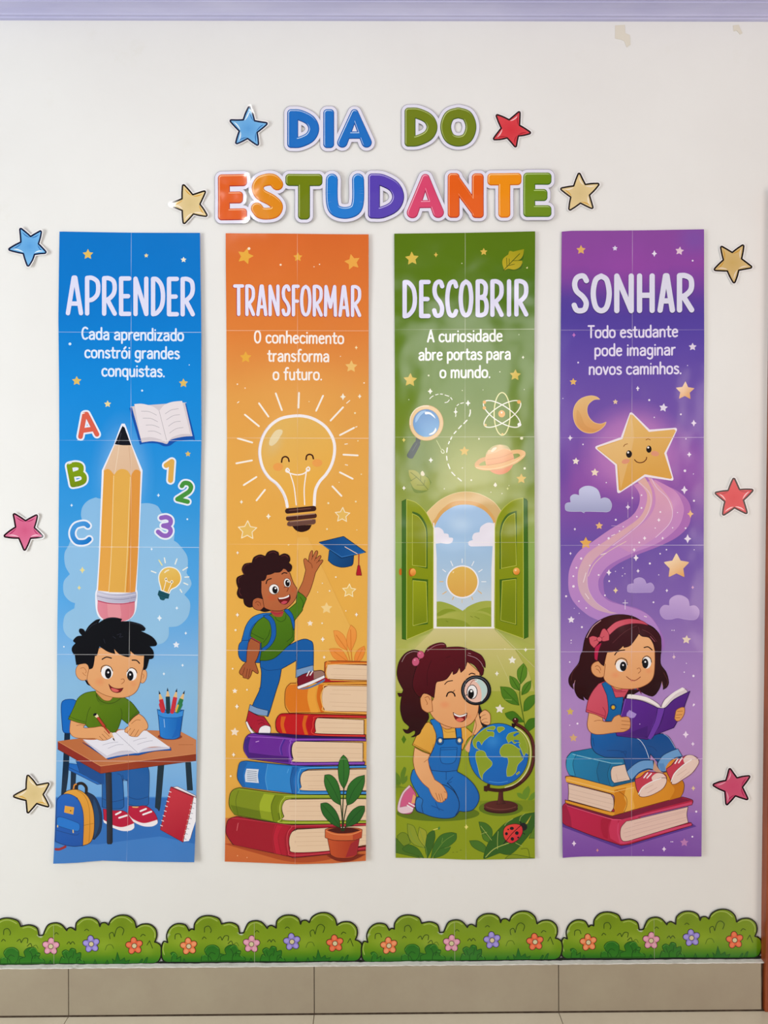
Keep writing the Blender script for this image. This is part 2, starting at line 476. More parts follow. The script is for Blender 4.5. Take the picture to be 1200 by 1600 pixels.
# ------------------------------------------------------------ generic solids
def box_mesh(name, x0, x1, y0, y1, z0, z1, mat, parent=None, bevel=0.0):
    import bmesh
    bm = bmesh.new(); bmesh.ops.create_cube(bm, size=1)
    for v in bm.verts:
        v.co = ((x0+x1)/2+v.co.x*(x1-x0), (y0+y1)/2+v.co.y*(y1-y0), (z0+z1)/2+v.co.z*(z1-z0))
    if bevel: bmesh.ops.bevel(bm, geom=bm.edges[:], offset=bevel, segments=2, profile=.6, affect='EDGES')
    return bm_obj(name, bm, mat, parent)
def bm_obj(name, bm, mat, parent=None):
    me = bpy.data.meshes.new(name); bm.to_mesh(me); bm.free(); me.materials.append(mat)
    o = bpy.data.objects.new(name, me); COL.objects.link(o)
    if parent: o.parent = parent
    return o
def extrude_x(name, prof, x0, x1, mat, parent=None):
    """prof: closed list of (y, z) swept along x"""
    import bmesh
    bm = bmesh.new(); a = [bm.verts.new((x0, y, z)) for y, z in prof]; b = [bm.verts.new((x1, y, z)) for y, z in prof]
    n = len(prof)
    for i in range(n): bm.faces.new((a[i], a[(i+1) % n], b[(i+1) % n], b[i]))
    bm.faces.new(a[::-1]); bm.faces.new(b)
    bmesh.ops.recalc_face_normals(bm, faces=bm.faces[:])
    return bm_obj(name, bm, mat, parent)

# ============================================================ THE SETTING
X0, X1 = -1.75, 1.17
Z_WALLTOP = wall_xz(600, 33)[1]
Z_CEIL = Z_WALLTOP+0.085
# wall paint
m, nt, b = nodes('cream_wall_paint')
n1 = noise(nt, 1.3, 5, .6); r1 = ramp(nt, n1.outputs['Fac'], [(0.3, hexc('E5E4E1')), (0.7, hexc('EBEBE8'))])
n2 = noise(nt, 6.0, 8, .7); r2 = ramp(nt, n2.outputs['Fac'], [(0.60, (1, 1, 1)), (0.80, (.955, .945, .91))])
mx = nt.nodes.new('ShaderNodeMix'); mx.data_type = 'RGBA'; mx.blend_type = 'MULTIPLY'; mx.inputs[0].default_value = 1
nt.links.new(r1.outputs[0], mx.inputs[6]); nt.links.new(r2.outputs[0], mx.inputs[7]); nt.links.new(mx.outputs[2], b.inputs['Base Color'])
b.inputs['Roughness'].default_value = .62; b.inputs['Specular IOR Level'].default_value = .3
n3 = noise(nt, 22, 6, .6); bump(nt, b, n3.outputs['Fac'], .35, .0015)
M_WALL = m
m, nt, b = nodes('ceiling_paint'); b.inputs['Base Color'].default_value = (*hexc('DEDDE6'), 1); b.inputs['Roughness'].default_value = .7
M_CEIL = m
m, nt, b = nodes('lilac_cornice_paint'); n1 = noise(nt, 9, 4, .6, stretch=(.2, 1, 1))
r1 = ramp(nt, n1.outputs['Fac'], [(.35, hexc('B2B2D6')), (.7, hexc('C4C4E2'))]); nt.links.new(r1.outputs[0], b.inputs['Base Color'])
b.inputs['Roughness'].default_value = .45; M_CORN = m
m, nt, b = nodes('beige_glazed_tile'); n1 = noise(nt, 5, 6, .65); r1 = ramp(nt, n1.outputs['Fac'], [(.3, hexc('A39682')), (.7, hexc('ABA08A'))])
nt.links.new(r1.outputs[0], b.inputs['Base Color']); b.inputs['Roughness'].default_value = .24; M_TILE = m
m, nt, b = nodes('beige_floor_tile'); n1 = noise(nt, 4, 7, .7); r1 = ramp(nt, n1.outputs['Fac'], [(.3, hexc('D6CCB4')), (.7, hexc('E0D7C0'))])
nt.links.new(r1.outputs[0], b.inputs['Base Color']); b.inputs['Roughness'].default_value = .2; M_FLOOR = m
m, nt, b = nodes('dark_grout'); n1 = noise(nt, 40, 4); r1 = ramp(nt, n1.outputs['Fac'], [(.3, hexc('5A4838')), (.7, hexc('8A7660'))])
nt.links.new(r1.outputs[0], b.inputs['Base Color']); b.inputs['Roughness'].default_value = .9; M_GROUT = m
m, nt, b = nodes('rough_white_plaster'); n1 = noise(nt, 30, 8, .75); r1 = ramp(nt, n1.outputs['Fac'], [(.3, hexc('D2CCC4')), (.5, hexc('EAE6E0'))])
nt.links.new(r1.outputs[0], b.inputs['Base Color']); b.inputs['Roughness'].default_value = .85; bump(nt, b, n1.outputs['Fac'], .8, .002); M_PLAST = m
m, nt, b = nodes('varnished_red_brown_wood'); n1 = noise(nt, 14, 8, .7, stretch=(6, 6, .35))
r1 = ramp(nt, n1.outputs['Fac'], [(.3, hexc('6E2C10')), (.5, hexc('8C3F1A')), (.7, hexc('A4522A'))])
nt.links.new(r1.outputs[0], b.inputs['Base Color']); b.inputs['Roughness'].default_value = .35; bump(nt, b, n1.outputs['Fac'], .3, .001); M_WOOD = m
m, nt, b = nodes('faint_tape_residue'); n1 = noise(nt, 60, 4, .6); b.inputs['Base Color'].default_value = (*hexc('E0DACA'), 1); b.inputs['Roughness'].default_value = .5; M_TAPE = m

wall = box_mesh('wall_back', X0, X1+.6, 0, .12, -.02, Z_CEIL+.05, M_WALL)
tag(wall, 'cream painted wall that carries the posters, stars and title', kind='structure')
ceil = box_mesh('ceiling', X0, X1+.6, -1.5, .0, Z_CEIL, Z_CEIL+.08, M_CEIL)
tag(ceil, 'pale ceiling above the lilac moulding', kind='structure')
# cornice: stepped crown moulding seen from below
zb = Z_WALLTOP
prof = [(0, zb), (-.006, zb), (-.010, zb+.001), (-.012, zb+.004), (-.020, zb+.004), (-.022, zb+.007), (-.027, zb+.010), (-.036, zb+.014), (-.048, zb+.017),
        (-.056, zb+.018), (-.057, zb+.021), (-.064, zb+.021), (-.065, zb+.025), (-.072, zb+.029), (-.080, zb+.031), (-.082, zb+.040), (-.095, zb+.05), (-.12, zb+.085), (0, zb+.085)]
corn = extrude_x('trim_1', prof, X0, X1+.6, M_CORN)
tag(corn, 'lilac white stepped ceiling moulding along the top of the wall', kind='structure')
# tiled baseboard
z_bt = wall_xz(600, 1510, .022)[1]; z_fl = wall_xz(600, 1584, .022)[1]
base = extrude_x('baseboard_back', [(0, z_fl-.02), (-.012, z_fl-.02), (-.012, z_bt-.004), (0, z_bt-.004)], X0, X1-.006, M_GROUT)
tag(base, 'beige tiled baseboard under the bush cutouts', kind='structure')
jx = [wall_xz(u, 1545, .022)[0] for u in (-276, 107, 491, 873)]+[wall_xz(1190, 1545, .022)[0]]
for a, c in zip([X0]+jx, jx):
    t = box_mesh('tile', a+.0011, c-.0011, -.022, -.011, z_fl+.003, z_bt, M_TILE, base, .0008)
for a, c, dz in ((X0, wall_xz(490, 1500)[0], 0), (wall_xz(490, 1500)[0], X1-.006, .0015)):
    pass
led = bpy.data.meshes.new('plaster_ledge')
import bmesh
bm = bmesh.new(); N = 260; rows = []
zl = z_bt+.0005
for i in range(N+1):
    x = X0+(X1-.006-X0)*i/N; k = random.uniform(-1, 1); k2 = random.uniform(-1, 1)
    rows.append([bm.verts.new(p) for p in ((x, -.0005, zl+.0022+.0008*k2), (x, -.009+.001*k, zl+.0016+.0005*k2), (x, -.0195+.0014*k, zl+.0010+.0005*k), (x, -.0208+.001*k2, zl-.0006))])
for a, c in zip(rows, rows[1:]):
    for j in range(3): bm.faces.new((a[j], c[j], c[j+1], a[j+1]))
bmesh.ops.recalc_face_normals(bm, faces=bm.faces[:])
lo = bm_obj('trim_2', bm, M_PLAST); tag(lo, 'rough white plaster ledge on top of the tiled baseboard', kind='structure')
# floor of square tiles
fl = box_mesh('floor', X0, X1+.6, -3.4, 0, z_fl-.06, z_fl-.0035, M_GROUT); tag(fl, 'beige tiled floor at the foot of the wall', kind='structure')
pitch = jx[2]-jx[1]
xs = [jx[1]+pitch*k for k in range(-3, 5)]
ys = [-.0235-pitch*k for k in range(0, 5)]
for a, c in zip(xs, xs[1:]):
    a2, c2 = max(a, X0), min(c, X1+.6)
    if c2-a2 < .02: continue
    for p, q in zip(ys, ys[1:]):
        box_mesh('tile', a2+.001, c2-.001, q+.001, p-.001, z_fl-.008, z_fl, M_FLOOR, fl, .0007)
# wooden door jamb at the right edge (slightly out of plumb)
bm = bmesh.new()
tl = wall_xz(1201, 560)[0]; bl = wall_xz(1187.5, 1584)[0]
zt = wall_xz(1201, 560)[1]
def jamb(name, xl_t, xl_b, dx, y0, y1, zt, zb):
    bm = bmesh.new()
    vs = [bm.verts.new(p) for p in ((xl_b, y0, zb), (xl_b+dx, y0, zb), (xl_b+dx, y1, zb), (xl_b, y1, zb), (xl_t, y0, zt), (xl_t+dx, y0, zt), (xl_t+dx, y1, zt), (xl_t, y1, zt))]
    for f in ((0, 3, 2, 1), (4, 5, 6, 7), (0, 1, 5, 4), (1, 2, 6, 5), (2, 3, 7, 6), (3, 0, 4, 7)): bm.faces.new([vs[i] for i in f])
    bmesh.ops.bevel(bm, geom=bm.edges[:], offset=.003, segments=2, profile=.6, affect='EDGES')
    return bm
dj = bm_obj('trim_3', jamb('trim_3', tl+.004, bl, .09, -.030, .0, wall_xz(1200, 300)[1], z_fl), M_WOOD)
tag(dj, 'red-brown varnished wooden door frame at the right edge of the wall', kind='structure')
# scraps of old tape under the moulding
def scrap(pts, lab):
    bm = bmesh.new(); lo_, hi = [], []
    for u, v in pts:
        x, z = wall_xz(u, v); lo_.append(bm.verts.new((x, -.0004, z))); hi.append(bm.verts.new((x, -.0010, z)))
    n = len(pts); bm.faces.new(hi)
    for i in range(n): bm.faces.new((lo_[i], lo_[(i+1) % n], hi[(i+1) % n], hi[i]))
    bmesh.ops.recalc_face_normals(bm, faces=bm.faces[:])
    o = bm_obj('tape_residue', bm, M_TAPE); tag(o, lab, 'tape residue')
scrap([(961, 40), (976, 39), (977, 52), (984, 55), (985, 70), (979, 74), (975, 64), (970, 62), (961, 60)], 'yellowish scrap of old tape on the wall near the top, the larger one')
scrap([(1145, 40), (1154, 39), (1157, 46), (1160, 52), (1156, 54), (1151, 48), (1146, 49)], 'small pale scrap of old tape on the wall in the upper right corner')

# ============================================================ POSTERS
def new_poster(name, label, left, right, top, bot, seams_y, seam_x, f, g, bgfun):
    global PS
    x0 = min(v for _, v in left)-1; x1 = max(v for _, v in right)+1
    y0 = min(v for _, v in top)-1; y1 = max(v for _, v in bot)+1
    gx = [x0+(x1-x0)*i/12 for i in range(13)]; gy = [y0+(y1-y0)*i/36 for i in range(37)]
    X, Z = wall_xz((x0+x1)/2, (y0+y1)/2)
    root = empty(name, (X, 0, Z)); tag(root, label, 'poster', 'tall printed posters on the wall')
    PS = Sheet(root, gx, gy, f, g, left, right, top, bot, base=.0034)
    s = PS; s.frame(0, 0, 1)
    ysm = [y0]+list(seams_y)+[y1]
    sx = lambda y: pl(seam_x, y)
    rows = list(zip(ysm, ysm[1:]))
    for (a, b) in rows:
        for side in (0, 1):
            s.part('paper_sheet')
            q = [(x0, a), (sx(a), a), (sx(b), b), (x0, b)] if side == 0 else [(sx(a), a), (x1, a), (x1, b), (sx(b), b)]
            s.emit([q], bgfun, level=1)
    s.root_bits = (left, right, top, bot)
    return s
def SEAMS(s, ys, sx, alpha=.5, tilt=0.0, col='FFFFFF'):
    """white paper edges where the printed sheets meet"""
    s.frame(0, 0, 1); x0, x1 = s.gx[0], s.gx[-1]
    for y, a0, a1 in ys:
        s.part('sheet_edge'); n = 8; q = []
        for i in range(n):
            u0, u1 = x0+(x1-x0)*i/n, x0+(x1-x0)*(i+1)/n; k0 = .75*(a0+(a1-a0)*i/n); k1 = .75*(a0+(a1-a0)*(i+1)/n)
            ya, yb = y+tilt*(i/n-.5), y+tilt*((i+1)/n-.5)
            m = 9
            for j in range(m):
                f0, f1 = j/m, (j+1)/m; A, B = u0+(u1-u0)*f0, u0+(u1-u0)*f1; C, D = ya+(yb-ya)*f0, ya+(yb-ya)*f1; e, f_ = k0+(k1-k0)*f0, k0+(k1-k0)*f1
                s.emit([[(A, C-.45, e), (B, D-.45, f_), (B, D+.45, f_), (A, C+.45, e)]], hexc(col), mi=1)
    s.part('sheet_edge'); y0, y1 = s.gy[0], s.gy[-1]; n = 330; q = []
    for i in range(n):
        a, b = y0+(y1-y0)*i/n, y0+(y1-y0)*(i+1)/n; k = .75*alpha*(.55+.45*math.sin(i*.153))
        s.emit([[(pl(sx, a)-.4, a, k), (pl(sx, a)+.4, a, k), (pl(sx, b)+.4, b, k), (pl(sx, b)-.4, b, k)]], hexc(col), mi=1)

# ---------------------------------------------------------------- poster 1: APRENDER
sx1 = [(364, 205.8), (800, 205.5), (1346, 199.6)]
bg1 = V((364, '0073C6'), (480, '0077CB'), (600, '0A86D8'), (700, '1B8CDA'), (800, '3396DC'), (860, '469EE0'), (950, '58A6E4'), (1022, '7CB2E2'), (1060, '8ABADE'), (1200, '7DB2E2'), (1240, '6CA6DE'), (1346, '6CA6DE'))
P1 = new_poster('poster', 'blue poster with white heading APRENDER, a giant pencil and a boy writing at a desk',
    [(364, 94), (500, 92.5), (600, 94), (800, 93), (1000, 91), (1200, 89), (1347, 86)], [(364, 313.5), (520, 315.8), (690, 315.8), (860, 312), (1020, 311), (1190, 308.5), (1347, 305.5)],
    [(86, 362.5), (206, 364.2), (316, 365.5)], [(86, 1346.5), (120, 1345.5), (160, 1342), (200, 1343.5), (306, 1343.5)],
    (520, 688, 854.5, 1022.5, 1188.5), sx1,
    lambda x: .0015+.0035*max(0, (x-200)/115)**2+.0008*math.sin(x/38), lambda y: .0012*math.sin(y/70)+.0007*math.sin(y/31+1)+(.006*max(0, (y-1250)/95)**2), bg1)
P = P1
P.frame(80, 350); P.part('speckles')
S5('E0BC60', (280, 232, 42)); S5('E6D59A', (717, 241, 18), (428, 1352, 28)); S5('EDE6D0', (998, 275, 23)); S5('DDBB62', (198, 1180, 37), (998, 1198, 36), (1030, 1726, 23), (1038, 1968, 25))
DOT('CFE6F8', (147, 903, 11), (687, 1252, 8), (1042, 1062, 4)); S4('DCEEFA', (320, 1713, 18), (755, 1765, 14), (808, 2035, 15), (158, 2110, 13)); DOT('DCEEFA', (1026, 2214, 7), (772, 1880, 5), (304, 2148, 4))
HEAD([('A', 115, 245), ('P', 258, 374), ('R', 385, 497), ('E', 512, 606), ('N', 620, 734), ('D', 752, 860), ('E', 872, 964), ('R', 975, 1084)], 389, 404, 688, 700, 33, 'DBDCF4', '1267B4')
for txt, a, b_, y0_, y1_ in (('Cada aprendizado', 235, 998, 865, 879), ('constrói grandes', 258, 966, 1004, 1014), ('conquistas.', 385, 855, 1142, 1148)):
    P.part('caption'); CAPTION(txt, a, b_, y0_, y1_, 86, 13.5, 'DDE8FA')
# thought cloud
P.frame(80, 610); P.part('glow_print'); GLOW('A8D4F4', 540, 620, 250, 480, .45)
P.frame(80, 850); P.part('thought_cloud')
F(V((770, '85B8E2'), (860, '8CBDE4'), (1000, '92C0E2')), "375,-340 340,-349 280,-325 240,-280 228,-222 238,-170! 175,-90 135,10 105,70 110,160 145,225! 105,270 95,320 105,380 145,425 185,442! 180,480! 120,520 100,570 100,640 130,690 175,720! 300,760 800,752! 850,735 885,690 888,620! 960,610 1020,560 1045,500 1045,430 1004,378! 1050,320 1055,280 1020,215! 1030,150 1020,80 960,0 925,-25! 925,-110 880,-200 830,-237! 800,-285 740,-305 680,-304!")
P.part('speckles'); S4('E8D890', (238, 195, 26), (215, 327, 18)); S4('E9F1FA', (757, 38, 12), (818, 553, 24), (948, 478, 14), (1016, 665, 13), (991, 905, 13), (850, 970, 13)); S5('E4EAF6', (944, 752, 27)); DOT('E4EEF8', (103, 767, 6))
# sticker letters and digits
def sticker(ch, gl, wd, col, hi=None, lab=None, glow=True):
    k = PS.part('sticker_letter' if ch in 'ABC' else 'sticker_digit', lab)
    q = glyph_polys(gl, wd+26); PS.emit(U(q), cc('E4EAF6'))
    q = glyph_polys(gl, wd); PS.emit(U(q), cc(col))
    if hi: L('F2E6E2', 6, hi)
def gbox(ch, x0, x1, y0, y1, rot):
    cx, cy = (x0+x1)/2, (y0+y1)/2; c, s = math.cos(math.radians(rot)), math.sin(math.radians(rot))
    hw, hh = (x1-x0)/2, (y1-y0)/2
    return glyph(CAPS[ch], lambda x, y: cx+(2*x-1)*hw*c-(2*y-1)*hh*s, lambda x, y: cy+(2*x-1)*hw*s+(2*y-1)*hh*c)
P.frame(80, 610)
sticker('A', gbox('A', 212, 336, 180, 340, -8), 36, 'D8604C', "232,178 255,171", 'coral red sticker letter A')
sticker('B', gbox('B', 152, 245, 556, 700, -11), 40, V((740, '7C9A08'), (765, '6E8408')), "135,552 155,545", 'olive green sticker letter B')
sticker('C', gbox('C', 164, 285, 1002, 1140, -6), 36, G('4C9CE0', '0F76C8', 160, 1000, 280, 1140), None, 'blue sticker letter C')
sticker('1', gbox('1', 860, 925, 535, 675, 0), 40, 'DDAA50', None, 'yellow sticker digit 1')
sticker('2', gbox('2', 966, 1050, 695, 828, 14), 34, '46923C', None, 'green sticker digit 2')
sticker('3', gbox('3', 812, 905, 950, 1088, 8), 34, '8E62BC', None, 'purple sticker digit 3')
# open book
P.part('open_book'); k = 'open_book'
F('1250A8', "590,135! 612,125! 1005,100! 1018,105! 1080,352 1070,370! 1000,375 940,385 895,415 850,420 800,400 720,398 668,408!")
F('CFC6CC', "610,128! 628,120 990,95 1010,100! 1065,345! 990,350 900,372 872,402 830,392 760,382 682,392!")
F('E4DCE0', "628,105! 690,103 770,125 815,158! 850,115 910,90 988,82! 1048,330! 980,330 910,355 873,392! 820,368 750,352 675,360! ")
L('A8A0A8', 3, "815,158! 873,390!")
ML('A39DA8', 3, "680,158 740,162 795,188", "692,210 750,212 803,237", "715,262 765,262 815,280", "730,308 780,308 828,330", "860,178 905,150 960,140", "870,222 920,192 970,184", "884,270 930,240 975,234", "892,322 940,290 995,280")
# giant pencil
kp = P.part('giant_pencil')
F('E9EBF6', "525,265 543,252 562,265 605,400! 688,600! 660,1200 645,1490! 652,1530 640,1650 600,1710 540,1737 460,1737 375,1710 342,1645 335,1530 345,1490! 362,1200 383,600! 475,400!")
P.part('pencil_wood', None, kp)
F(G('E0BFA0', 'D9B494', 480, 400, 660, 640), "478,410! 603,410! 674,612! 640,645! 400,645! 396,602!")
L('EFDCC4', 3, "512,418! 480,625!"); L('CDA284', 3, "585,418! 604,625!")
P.part('pencil_lead', None, kp)
F('0C0E1A', "532,280 543,272 554,280! 602,412! 540,412 479,405!"); L('4A4C58', 3, "528,320! 508,395!")
P.part('pencil_body', None, kp)
F(G('E0A044', 'E2A44C', 400, 600, 350, 1500), "398,602! 425,590 450,603 475,635! 460,1200 447,1510! 355,1500! 372,1200!")
F('E0AA4E', "472,637! 500,602 535,590 575,603 600,642! 585,1200 570,1515! 435,1512! 455,1200!")
F('DC9440', "600,642! 625,602 650,595 674,612! 655,1200 634,1515! 565,1515! 585,1200!")
L('F2DCA8', 4, "472,640! 455,1200 436,1510!"); L('F0D49A', 4, "596,650! 575,1200 558,1510!"); L('C87E2C', 3, "604,645! 590,1200 572,1510!")
P.part('ferrule', None, kp)
F(G('C9C6D8', 'A9A8C2', 350, 1540, 640, 1540), "352,1500! 440,1522 540,1524 638,1508! 644,1535 636,1580! 540,1592 440,1590 350,1572! 346,1535")
L('80809C', 4, "350,1540! 440,1560 540,1565 640,1548!"); L('E0DEEA', 4, "352,1522! 440,1542 540,1545 638,1528!")
P.part('eraser', None, kp)
F(G('DE8898', 'D67886', 350, 1600, 640, 1600), "354,1574! 440,1596 540,1598 632,1582! 628,1660 600,1705 550,1728 460,1730 390,1708 355,1650")
F('E2949E', "425,1596! 520,1600! 530,1690 500,1722! 450,1722 430,1680!"); L('B43A5C', 7, "356,1576! 440,1595 540,1598 630,1584!")
# small light bulb
P.frame(80, 850); P.part('light_bulb')
GLOW('D0E2E4', 893, 250, 112, 112, .5)
ML('E8EBE6', 9, "755,202! 790,215!", "853,103! 860,140!", "948,110! 934,150!", "1027,174! 992,195!", "1038,245! 1008,247!", "1030,303! 1000,290!", "985,360! 972,338!"); L('E6E0A0', 9, "812,120! 836,158!")
F(G('E4BE62', 'DDA840', 850, 190, 900, 360), "830,345! 825,320 812,270 815,225 845,185 893,172 945,188 975,230 975,280 945,318 905,340 890,370!", 'F2F2EC', 7)
L('EFE4C4', 10, "856,212 870,200 886,194"); ML('F6F2E4', 5, "858,260 868,252 872,270 862,276 858,262", "900,280 910,272 918,282 910,292 902,284", "870,272 885,284 902,284", "865,278! 848,345!", "908,292! 880,358!"); DOT('584828', (866, 263, 5), (909, 283, 5))
F('17505E', "812,345! 893,372! 885,408! 862,408 850,420 825,415 815,395 803,378!"); ML('0C3644', 3, "808,362! 890,388!", "806,378! 886,402!")
# chair, desk behind
P.frame(80, 1100)
P.part('floor_print'); F(V((1243, '3F86CE'), (1280, '3C7CC4'), (1346, '3E7AC2')), "0,692! 1100,692! 1100,1300! -100,1300! ", raw=False)
F('2C6CB8', "-100,980! 60,1040! 360,1045! 820,985! 1100,1040! 1100,700! -100,700!")
P.part('desk_chair')
F('0A2740', "105,200! 148,200! 140,420 130,560 110,690! 78,690! 95,420!"); F('0A2740', "152,500! 192,520! 185,640! 148,640!")
F('1268C0', "80,20 100,-30 165,-38 200,-20! 150,215! 105,212 90,190!", '0A3A78', 5)
F('1766BC', "140,440! 400,480! 390,596! 350,600! 135,490!", '0A3A78', 4); L('0C4488', 5, "135,470! 350,572! 392,570!")
# boy writing
kb = P.part('boy_writing', 'printed boy with black hair in a green shirt writing in a book')
P.part('jeans', None, kb)
F('145AA2', "190,420! 730,470! 740,530 735,720! 725,755 650,762 580,750! 575,570! 540,560! 548,720 540,775 470,785 385,770! 385,600! 220,510!", '07305E', 4)
F('0C4A90', "190,420! 400,500! 400,600! 300,560 220,500!")
ML('0A3C78', 4, "500,520 530,540 545,640! 545,715!", "575,560! 578,690!", "385,705! 460,730 548,712!", "575,690! 650,712 735,690!", "540,530! 545,572! 575,572!")
P.part('shoe', None, kb)
F('B8103A', "392,782! 470,795 550,800 610,850 625,890 600,925 540,940 470,912! 400,880!", '4A0A20', 3); F('EDE6EA', "392,862! 470,905 540,918 625,890! 625,925 590,945 530,945 470,925! 400,885!"); ML('F0EAEE', 13, "488,825 525,806", "512,850 570,832"); 
P.part('shoe', None, kb)
F('B8103A', "585,760! 640,765 710,760 770,800 800,855 795,885 740,900 680,895! 600,850 580,820!", '4A0A20', 3); F('EDE6EA', "580,822! 620,860 700,888 800,862! 800,890 760,912 690,910 620,880!"); ML('F0EAEE', 13, "672,800 715,782", "692,825 755,802"); F('E8A868', "608,765! 660,765! 650,775 615,774!")
# desk
kd = P.part('desk'); P.part('desk_leg', None, kd); F('0E2B3C', "805,455! 850,450! 820,770 800,780 783,770!", '061824', 3)
P.part('desk_leg', None, kd); F('0E2B3C', "1012,430! 1052,430! 1066,640! 1025,640!", '061824', 3)
P.part('desk_leg', None, kd); F(G('2E3244', '0C1826', 415, 600, 465, 600), "412,512! 455,512! 465,1030! 458,1042! 430,1042! 425,1030!", '050A14', 3)
P.part('desk_top', None, kd)
F(G('B86A3E', 'C67C50', 200, 400, 1000, 300), "55,275! 240,250! 300,180! 975,200! 1092,262! 1092,365! 375,462!")
F('8E2C22', "55,275! 375,462! 375,518! 55,335!"); F(G('9C3A20', '8A3018', 375, 500, 1090, 400), "375,462! 1092,365! 1092,418! 375,518!")
L('D8915E', 4, "55,275! 375,462! 1092,365!"); L('5A1C14', 3, "55,335! 375,518! 1092,418!"); ML('A05830', 2.5, "960,300! 1070,298!", "830,240! 900,232!")
# torso, arms
P.use(kb); P.part('shirt', None, kb)
F(G('5E7E10', '4C6E08', 300, 0, 450, 200), "335,-100! 260,-85 205,-45 175,20 133,110! 200,135 262,150! 290,175 400,200 480,212! 505,180 530,108! 575,145! 620,95 665,62! 610,-10 555,-50! 460,-40 400,-20 345,-60!", '2A3C04', 4)
ML('34490A', 3, "300,20 280,60 262,148!", "525,30 535,70 528,110!", "135,88! 200,115 258,132!", "660,48! 610,90 580,125!", "340,-70! 360,-20 410,0 460,-15 500,-45!")
F('557410', "332,-98! 560,-55! 540,5! 370,5!"); ML('2A3C04', 3.5, "340,-85 365,-35 420,-8 480,-15 530,-50")
P.part('arm', None, kb)
F('E2A26C', "152,118! 200,135 262,150! 250,175 330,172! 380,165 420,180 450,215 460,240 430,265 380,270 330,255 250,255 180,245 148,215 145,170", '8A4A22', 3.5)
ML('8A4A22', 3, "195,158 225,153 260,160", "400,200! 440,240!", "385,222! 425,262!", "365,238! 395,268!")
P.part('arm', None, kb)
F('E2A26C', "582,145 620,100 662,70! 700,100 728,150 722,185 690,200 655,238 635,242 610,240 590,232 575,215 555,205 560,180 590,160!", '8A4A22', 3.5)
ML('8A4A22', 3, "600,180! 572,212!", "630,185! 598,232!", "660,190! 630,240!", "605,145 640,118 672,118")
# book on desk
P.part('exercise_book')
F('1857A8', "240,285! 430,412! 560,385 660,380! 780,350 905,342! 900,320! 660,350! 430,385!", '0A2A60', 3)
F('C6C2D2', "243,266! 418,402! 500,385! 655,362! 780,345! 897,330! 890,312! 640,330! 420,370!"); F('CFCBD8', "243,268! 415,405! 540,370 655,365! 780,338 890,330! 890,318! 655,345! 420,385!")
F('E4E2EC', "243,262! 350,262 460,215 490,212! 530,192 700,195 730,205! 895,320! 780,315 700,330 653,362! 580,345 500,355 422,385!")
L('A09CB0', 3, "490,212! 653,362!"); ML('9C98AC', 2.5, "390,305 440,290 505,282", "430,330 490,305 545,300", "620,275 670,258 720,250", "650,300 710,280 765,270")
P.part('hand', None, kb)
F('E2A26C', "330,172! 380,165 420,180 450,212 460,240 430,262 385,270 335,256!"); ML('8A4A22', 3, "330,172 380,165 420,180 450,212 460,240 430,262 385,270 340,258", "400,200! 440,240!", "385,222! 425,262!", "365,238! 395,268!")
P.part('hand', None, kb)
F('E2A26C', "590,160! 680,150! 720,185 690,200 655,238 635,242 610,240 590,232 575,215 555,205 562,180"); ML('8A4A22', 3, "590,160 562,180 555,205 575,215 590,232 610,240 635,242 655,238 690,200 720,185", "600,180! 572,212!", "630,185! 598,232!", "660,190! 630,240!")
P.part('pencil'); F('B8402C', "342,98! 362,92! 415,165! 390,168!", '3A1008', 3); F('E9D8B0', "328,85! 350,72! 362,92! 342,100!"); E('14141C', 332, 76, 14, 10, -30); F('E4B888', "440,215! 458,208! 482,275!"); F('14141C', "462,256! 475,254! 482,277!"); L('A83020', 12, "398,165! 440,215!")
# head
P.frame(80, 850); 
P.use(kb); P.part('neck', None, kb); F('D99660', "335,1060! 345,1115 395,1165 440,1172 465,1150! 480,1060!"); ML('8A4A22', 3, "345,1115 395,1165 440,1172 465,1150")
P.part('head', None, kb)
F('05060C', "255,1015! 275,1050 298,1062! 310,1030!")
E('E0A26E', 245, 955, 56, 66, 0, '8A4A22', 3.5); E('E0A26E', 695, 990, 26, 52, 12, '8A4A22', 3.5); ML('B0683A', 3.5, "225,930 250,925 268,950 262,965", "240,962 252,975 265,985", "690,970 700,985 692,1005")
F(G('E4A874', 'E0A06A', 400, 800, 500, 1150), "290,800! 290,920 275,1010 300,1060 350,1100 420,1135 500,1150 580,1142 640,1105 670,1040 685,960 712,860 705,760 500,740!", '8A4A22', 3.5)
GLOW('E08858', 370, 1030, 55, 45, .5); GLOW('E08858', 620, 1045, 34, 34, .4)
P.part('eye', None, kb); E('F2F0F2', 424, 960, 44, 50); E('0A0A12', 432, 968, 24, 39); E('F4F4F8', 433, 960, 7, 8); L('20120C', 5, "378,955 385,920 415,907 450,920 466,950")
P.part('eye', None, kb); E('F2F0F2', 608, 975, 38, 46, -8); E('0A0A12', 598, 985, 24, 37); E('F4F4F8', 597, 976, 7, 8); L('20120C', 5, "575,955 590,932 615,927 638,940 648,965")
P.part('eyebrow', None, kb); L('101018', 9, "388,862 420,845 457,853"); P.part('eyebrow', None, kb); L('101018', 9, "612,868 645,870 668,892")
P.part('nose', None, kb); L('9A5830', 4, "528,1012 548,1010 552,1028 532,1047")
P.part('mouth', None, kb); F('7A141C', "436,1048! 460,1070 500,1082 545,1077! 525,1105 490,1112 455,1095", '3A0A10', 3); F('D8605C', "455,1078 490,1085 512,1098 490,1108 462,1098"); 
P.part('hair', None, kb)
